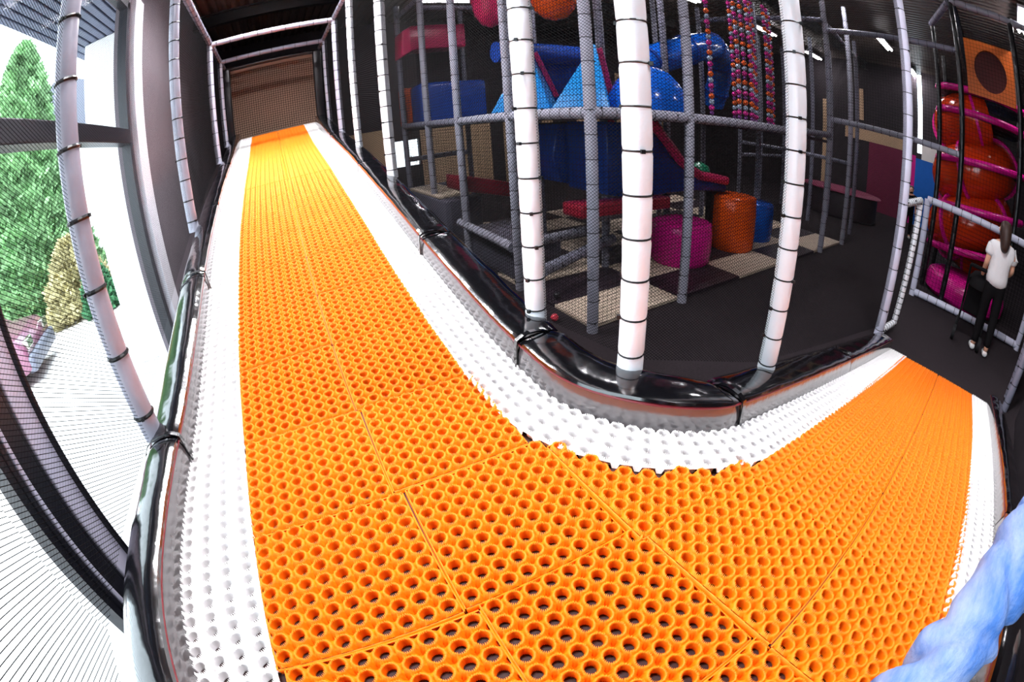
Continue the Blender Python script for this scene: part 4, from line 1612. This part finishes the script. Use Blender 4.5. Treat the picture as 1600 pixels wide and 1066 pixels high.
# dark pushchair beside the standing person
t = thing('pushchair', 'dark pushchair in front of the person in the white T-shirt', 'pushchair', (13.2, -0.3, -3.93))
bx, by, bz = 13.25, -0.35, -3.93
mb = MB()
for s in (-.42, .42):
    mb.tube([(bx - .55, by + s, bz + 2.05), (bx - .25, by + s, bz + 1.2), (bx + .45, by + s, bz + .25)], .035, 6)
    mb.tube([(bx - .55, by + s, bz + .25), (bx + .1, by + s, bz + 1.2)], .035, 6)
mb.tube([(bx - .55, by - .42, bz + 2.05), (bx - .55, by + .42, bz + 2.05)], .05, 8)
mb.build('frame', M['trouser'], t, smooth=True)
mb = MB()
mb.prism([(bx - .3, bz + 1.7), (bx - .15, bz + .75), (bx + .55, bz + .65), (bx + .58, bz + .8), (bx, bz + .95), (bx - .15, bz + 1.7)], 'y', by - .38, by + .38)
mb.build('seat', M['trouser'], t, bevel=0.03)
mb = MB()
mb.lathe([(0.5, 0), (0.46, .2), (0.3, .36), (0.001, .42)], (bx - .05, by, bz + 1.5), 18, 1, .85)
mb.build('hood', M['trouser'], t, smooth=True)
for sx in (-.55, .45):
    for sy in (-.45, .45):
        mb = MB()
        mb.tube([(bx + sx, by + sy - .05, bz + .2), (bx + sx, by + sy + .05, bz + .2)], .2, 16)
        mb.build('wheel', M['rubber'], t, smooth=True)


# crouching person at the outer border: only one jeans leg reaches into the picture
def crouching_person():
    base = (1.9, -1.5, -2.06)
    B = Vector(base)
    t = thing('person', 'crouching person whose leg in faded light blue jeans shows at the lower right edge', 'person', base)

    def U(pts):
        return [tuple(Vector(p) - B) for p in pts]
    key = [(2.12, -1.06, -0.93), (1.95, -0.93, -0.98), (1.75, -0.83, -1.06), (1.45, -0.74, -1.17), (1.2, -0.66, -1.26), (1.02, -0.62, -1.38), (0.98, -0.66, -1.54),
           (1.02, -0.76, -1.74), (1.06, -0.85, -1.9), (1.08, -0.88, -1.96)]
    rad = [0.19, 0.195, 0.185, 0.178, 0.17, 0.165, 0.155, 0.14, 0.125, 0.12]
    pts = catmull(key, 0.02)
    ts = np.linspace(0, 1, len(pts))
    rr = np.interp(ts, np.linspace(0, 1, len(key)), rad)
    n = 44
    mb = MB()
    mb.tube([tuple(p) for p in pts], [float(x) for x in rr], n)
    seg = np.concatenate([[0], np.cumsum(np.linalg.norm(np.diff(pts, axis=0), axis=1))])
    vv = []
    for i, p in enumerate(mb.v):
        row, j = divmod(i, n)
        if row >= len(pts):
            vv.append(p)
            continue
        c = Vector(pts[row])
        d = Vector(p) - c
        s = seg[row]
        a = 2 * math.pi * j / n
        w = 0
        for q in range(8):
            s0 = 0.12 + q * 0.2
            ph = 0.14 * math.sin(a + q * 1.7)
            cre = 0.3 + 0.7 * abs(math.cos(0.5 * a - 0.6 * q))
            w -= 0.22 * math.exp(-((s - s0 - ph) / 0.04) ** 2) * cre
            w += 0.11 * math.exp(-((s - s0 - 0.095 - ph) / 0.05) ** 2) * cre
        w += 0.012 * math.sin(s * 29 + 3 * math.sin(a * 2)) + 0.012 * math.sin(a * 5 + s * 6)
        vv.append(tuple(c + d * (1 + w)))
    mb.v = vv
    leg = mb.build('jeans_leg', M['denim'], t, smooth=True)
    mb = MB()
    seam = [Vector(pts[r]) + (Vector(vv[r * n + 32]) - Vector(pts[r])) for r in range(len(pts))]
    mb.tube(seam, 0.008, 6)
    mb.build('seam', M['denim'], leg, smooth=True)
    # seat of the jeans and the kneeling leg
    skin_obj('jeans_seat', U([(2.12, -1.22, -0.78), (2.15, -1.24, -0.95), (2.12, -1.08, -0.95), (2.2, -1.42, -0.98), (1.95, -1.6, -1.35), (1.62, -1.78, -1.68),
                              (2.0, -1.82, -1.72), (2.4, -1.86, -1.75)]),
             [(0, 1), (1, 2), (1, 3), (3, 4), (4, 5), (5, 6), (6, 7)], [(.25, .3), (.27, .3), .2, .21, .17, .14, .13, .1], M['denim'], t, base, 0, 2, T)
    # head, neck, forearms as one body, then clothing over it
    skin_obj('body', U([(2.12, -1.22, -0.8), (2.02, -1.26, -0.5), (1.88, -1.3, -0.15), (1.78, -1.31, 0.08), (1.7, -1.3, 0.24), (1.63, -1.27, 0.42), (1.62, -1.25, 0.58),
                        (1.82, -1.08, -0.04), (1.28, -1.12, -0.45), (0.72, -0.72, -0.22), (1.92, -1.55, -0.04), (1.4, -1.72, -0.42), (0.78, -1.05, -0.2)]),
             [(0, 1), (1, 2), (2, 3), (3, 4), (4, 5), (5, 6), (2, 7), (7, 8), (8, 9), (2, 10), (10, 11), (11, 12)],
             [(.2, .25), (.18, .24), (.18, .25), .1, .13, .18, .15, .1, .075, .05, .1, .075, .05], M['skin'], t, base, 0, 2, T)
    skin_obj('jumper', U([(2.13, -1.22, -0.88), (2.02, -1.26, -0.5), (1.88, -1.3, -0.15), (1.79, -1.31, 0.06), (1.82, -1.08, -0.04), (1.28, -1.12, -0.45), (0.82, -0.79, -0.27),
                          (1.92, -1.55, -0.04), (1.4, -1.72, -0.42), (0.88, -1.15, -0.24)]),
             [(0, 1), (1, 2), (2, 3), (2, 4), (4, 5), (5, 6), (2, 7), (7, 8), (8, 9)],
             [(.28, .33), (.25, .3), (.24, .3), .12, .14, .11, .075, .14, .11, .075], M['trouser'], t, base, 0, 2, T)
    skin_obj('hair', U([(1.62, -1.25, 0.66), (1.69, -1.28, 0.55), (1.77, -1.31, 0.38)]), [(0, 1), (1, 2)], [.13, .19, .13], M['hair'], t, base, 0, 2, T)
    for nm, mm, p, r in (('nose', 'skin', (1.45, -1.2, 0.42), .022), ('ear', 'skin', (1.66, -1.08, 0.44), .045), ('ear', 'skin', (1.7, -1.46, 0.44), .045),
                         ('eye', 'hair', (1.475, -1.14, 0.47), .016), ('eye', 'hair', (1.495, -1.29, 0.47), .016), ('mouth', 'red_vinyl', (1.475, -1.21, 0.34), .02)):
        mb = MB()
        mb.sphere(p, r, 8, 6)
        mb.build(nm, M[mm], t, smooth=True)
    for w, sd in ((Vector((0.72, -0.72, -0.22)), 1), (Vector((0.78, -1.05, -0.2)), -1)):
        hv = [w, w + Vector((-.09, .06, .02)), w + Vector((-.16, .1, .03))]
        he = [(0, 1), (1, 2)]
        hr = [.045, (.035, .07), (.03, .075)]
        for q, (dz, ln) in enumerate(((-.055, .12), (-.02, .14), (.02, .13), (.055, .1))):
            k0 = len(hv)
            p = w + Vector((-.18, .11, .03 + dz))
            hv += [p, p + Vector((-ln * .6, ln * .2, 0)), p + Vector((-ln * .8, ln * .6 * -sd, 0))]
            he += [(2, k0), (k0, k0 + 1), (k0 + 1, k0 + 2)]
            hr += [.019, .018, .015]
        k0 = len(hv)
        hv += [w + Vector((-.07, .03, .09)), w + Vector((-.13, .06, .13))]
        he += [(1, k0), (k0, k0 + 1)]
        hr += [.023, .019]
        skin_obj('hand', U(hv), he, hr, M['skin'], t, base, 0, 1, T)
    e = Vector(key[-1])
    mb = MB()
    mb.tube([e + Vector((.04, -.09, -.03)), e + Vector((0, 0, -.03)), e + Vector((-.1, .1, -.045)), e + Vector((-.2, .2, -.06)), e + Vector((-.27, .27, -.065))],
            [0.07, 0.1, 0.095, 0.08, 0.04], 14, squash=0.6)
    mb.build('shoe', M['shoe'], t, smooth=True)
    mb = MB()
    mb.tube([(2.36, -1.85, -1.74), (2.5, -1.87, -1.74), (2.6, -1.88, -1.82), (2.66, -1.88, -1.92)], [.08, .095, .085, .05], 14)
    mb.build('shoe', M['shoe'], t, smooth=True)


crouching_person()

# ------------------------------------------------------------------ outdoors
mb = MB()
mb.box(-120, -3.35, -60, 90, -4.05, -3.95)
struct(mb.build('pavement', M['pavement']))
# soffit of the canopy: boards along the facade
t = thing('canopy_soffit', 'ribbed grey metal canopy above the window outside', 'canopy', (-4.3, 4, 4.6))
for i in range(9):
    mb = MB()
    x = -3.4 - i * 0.24
    mb.box(x - .2, x, -8, 14.5, 4.62 + .0, 4.72)
    mb.build('soffit_board', M['soffit'], t, bevel=0.03)
mb = MB()
mb.box(-5.6, -3.35, -8, 14.5, 4.74, 4.95)
mb.build('deck', M['soffit'], t)
mb = MB()
mb.box(-5.0, -3.4, 11.2, 12.6, -3.95, 4.62)
t2 = tag(mb.build('outer_pillar', M['render_white'], bevel=0.03), 'pale outside wall pillar right of the window', 'pillar')
# white house across the yard
t = thing('white_house', 'overexposed white building across the yard', 'building', (-16, 38, -3.95))
mb = MB()
mb.box(-26, -8.0, 33, 45, -3.95, 7)
mb.build('wall', M['render_white'], t)
mb = MB()
mb.prism([(-26.6, 7), (-7.4, 7), (-17, 12.0)], 'y', 32.5, 45.5)
mb.build('roof', M['car_grey'], t)
for (x, z) in ((-13.5, 0.4), (-10.2, 0.4), (-13.5, 4.0), (-10.2, 4.0)):
    mb = MB()
    mb.box(x - .8, x + .8, 32.9, 33.05, z - 1, z + 1)
    w = mb.build('window', M['white_trim'], t)
    mb = MB()
    mb.box(x - .65, x + .65, 32.85, 32.9, z - .85, z + .85)
    mb.build('pane', M['grey_frame'], w)
mb = MB()
mb.box(-40, -8.2, 29.5, 29.9, -3.95, -1.6)
tag(mb.build('garden_wall', M['render_white']), 'low white wall at the back of the yard', 'wall')
mb = MB()
mb.box(-8.1, -7.2, 27, 46, -3.95, 9)
tag(mb.build('neighbour_wall', M['render_white']), 'tall white gable wall right of the yard', 'wall')


def foliage(name, parent, m, c, h, rad, n, leaf, seed, low=0.0):
    r_ = np.random.default_rng(seed)
    V, F = [], []
    for i in range(n):
        z = r_.uniform(0, 1) ** 1.15
        prof = (1 - z) ** 0.62 * (0.72 + 0.28 * min(1, z / 0.1))
        a = r_.uniform(0, 2 * np.pi)
        rr = rad * prof * (0.72 + 0.3 * math.sin(a * 5 + z * 21) * math.sin(z * 37 + a * 3) * .5 + 0.28 * r_.uniform(0, 1) ** .5)
        p = np.array([c[0] + rr * math.cos(a), c[1] + rr * math.sin(a), c[2] + low + z * h])
        out = np.array([math.cos(a) * .7, math.sin(a) * .7, 0.75]) + r_.normal(0, .45, 3)
        out /= np.linalg.norm(out)
        s = np.cross(out, r_.normal(0, 1, 3))
        s /= np.linalg.norm(s)
        L = leaf * r_.uniform(.6, 1.5)
        b = len(V)
        V += [p, p + out * L * .5 + s * L * .28, p + out * L, p + out * L * .5 - s * L * .28]
        F.append((b, b + 1, b + 2, b + 3))
    V = np.array(V)
    org = np.array(c, float)
    me = mesh_np(name, (V - org) * T, F, m)
    o = link(name, me, parent, tuple(org))
    o['kind'] = 'stuff'
    return o


def conifer(label, c, h, rad, n, leaf, m, seed, cat='tree', name='conifer_tree', group=None):
    t = thing(name, label, cat, c, group)
    mb = MB()
    mb.tube([c, (c[0], c[1], c[2] + h * .8)], [rad * .14, rad * .03], 8)
    mb.build('trunk', M['bark'], t)
    mb = MB()
    mb.lathe([(rad * .55, 0.02 * h), (rad * .6, .12 * h), (rad * .52, .4 * h), (rad * .34, .7 * h), (0.01, .95 * h)], c, 12)
    mb.build('inner_foliage', m, t)
    foliage('foliage', t, m, c, h, rad, n, leaf, seed)
    return t


conifer('tall green conifer outside the window', (-15.6, 24.0, -3.95), 16.2, 4.3, 26000, 0.42, M['leaf'], 1)
conifer('second conifer behind the window bar at the left edge', (-24.0, 28.5, -3.95), 13.0, 4.0, 12000, 0.45, M['leaf'], 2)
conifer('dry brown shrub at the foot of the conifer', (-11.6, 21.0, -3.95), 3.6, 2.3, 5000, 0.36, M['leaf_dry'], 3, 'shrub', 'dry_shrub')
conifer('small green shrub right of the dry brown one', (-9.6, 19.4, -3.95), 2.2, 1.0, 2500, 0.3, M['leaf_bush'], 4, 'shrub', 'green_shrub')

# parked car, only its end shows
t = thing('parked_car', 'maroon parked car outside at the left edge', 'car', (-14.8, 13.0, -3.95))
cA = math.radians(14)
Rc = Matrix.Rotation(cA, 3, 'Z')
cc = Vector((-14.9, 13.4, -3.95))


def cput(mb):
    mb.v = [tuple(cc + Rc @ Vector(p)) for p in mb.v]
    return mb


side = [(-4.4, .5), (-4.45, 1.2), (-4.2, 1.75), (-2.9, 1.95), (-1.7, 2.85), (1.3, 2.9), (2.7, 2.0), (4.0, 1.75), (4.4, 1.35), (4.45, .55), (3.5, .42), (-3.5, .42)]
mb = MB()
mb.prism(side, 'y', -1.75, 1.75)
cput(mb).build('body', M['car_red'], t, bevel=0.14, smooth=True)
for s in (-1, 1):
    mb = MB()
    mb.prism([(-2.6, 2.0), (-1.6, 2.7), (1.2, 2.74), (2.35, 2.05)], 'y', s * 1.76 - .02, s * 1.76 + .02)
    cput(mb).build('side_window', M['car_glass'], t)
mb = MB()
mb.box(4.2, 4.62, -1.72, 1.72, .45, 1.05)
cput(mb).build('bumper', M['car_grey'], t, bevel=0.12, smooth=True)
mb = MB()
mb.box(-4.62, -4.2, -1.72, 1.72, .45, 1.05)
cput(mb).build('bumper', M['car_grey'], t, bevel=0.12, smooth=True)
for s in (-1, 1):
    mb = MB()
    mb.box(4.25, 4.5, s * 1.2 - .35, s * 1.2 + .35, 1.2, 1.55)
    cput(mb).build('headlamp', M['chrome'], t, bevel=0.05)
for x in (-2.8, 2.9):
    for s in (-1, 1):
        mb = MB()
        mb.tube([(x, s * 1.55, .68), (x, s * 1.82, .68)], 0.68, 24)
        w = cput(mb).build('wheel', M['rubber'], t, smooth=True)
        mb = MB()
        mb.tube([(x, s * 1.8, .68), (x, s * 1.86, .68)], 0.42, 20)
        cput(mb).build('hubcap', M['chrome'], w, smooth=True)
bpy.context.view_layer.update()
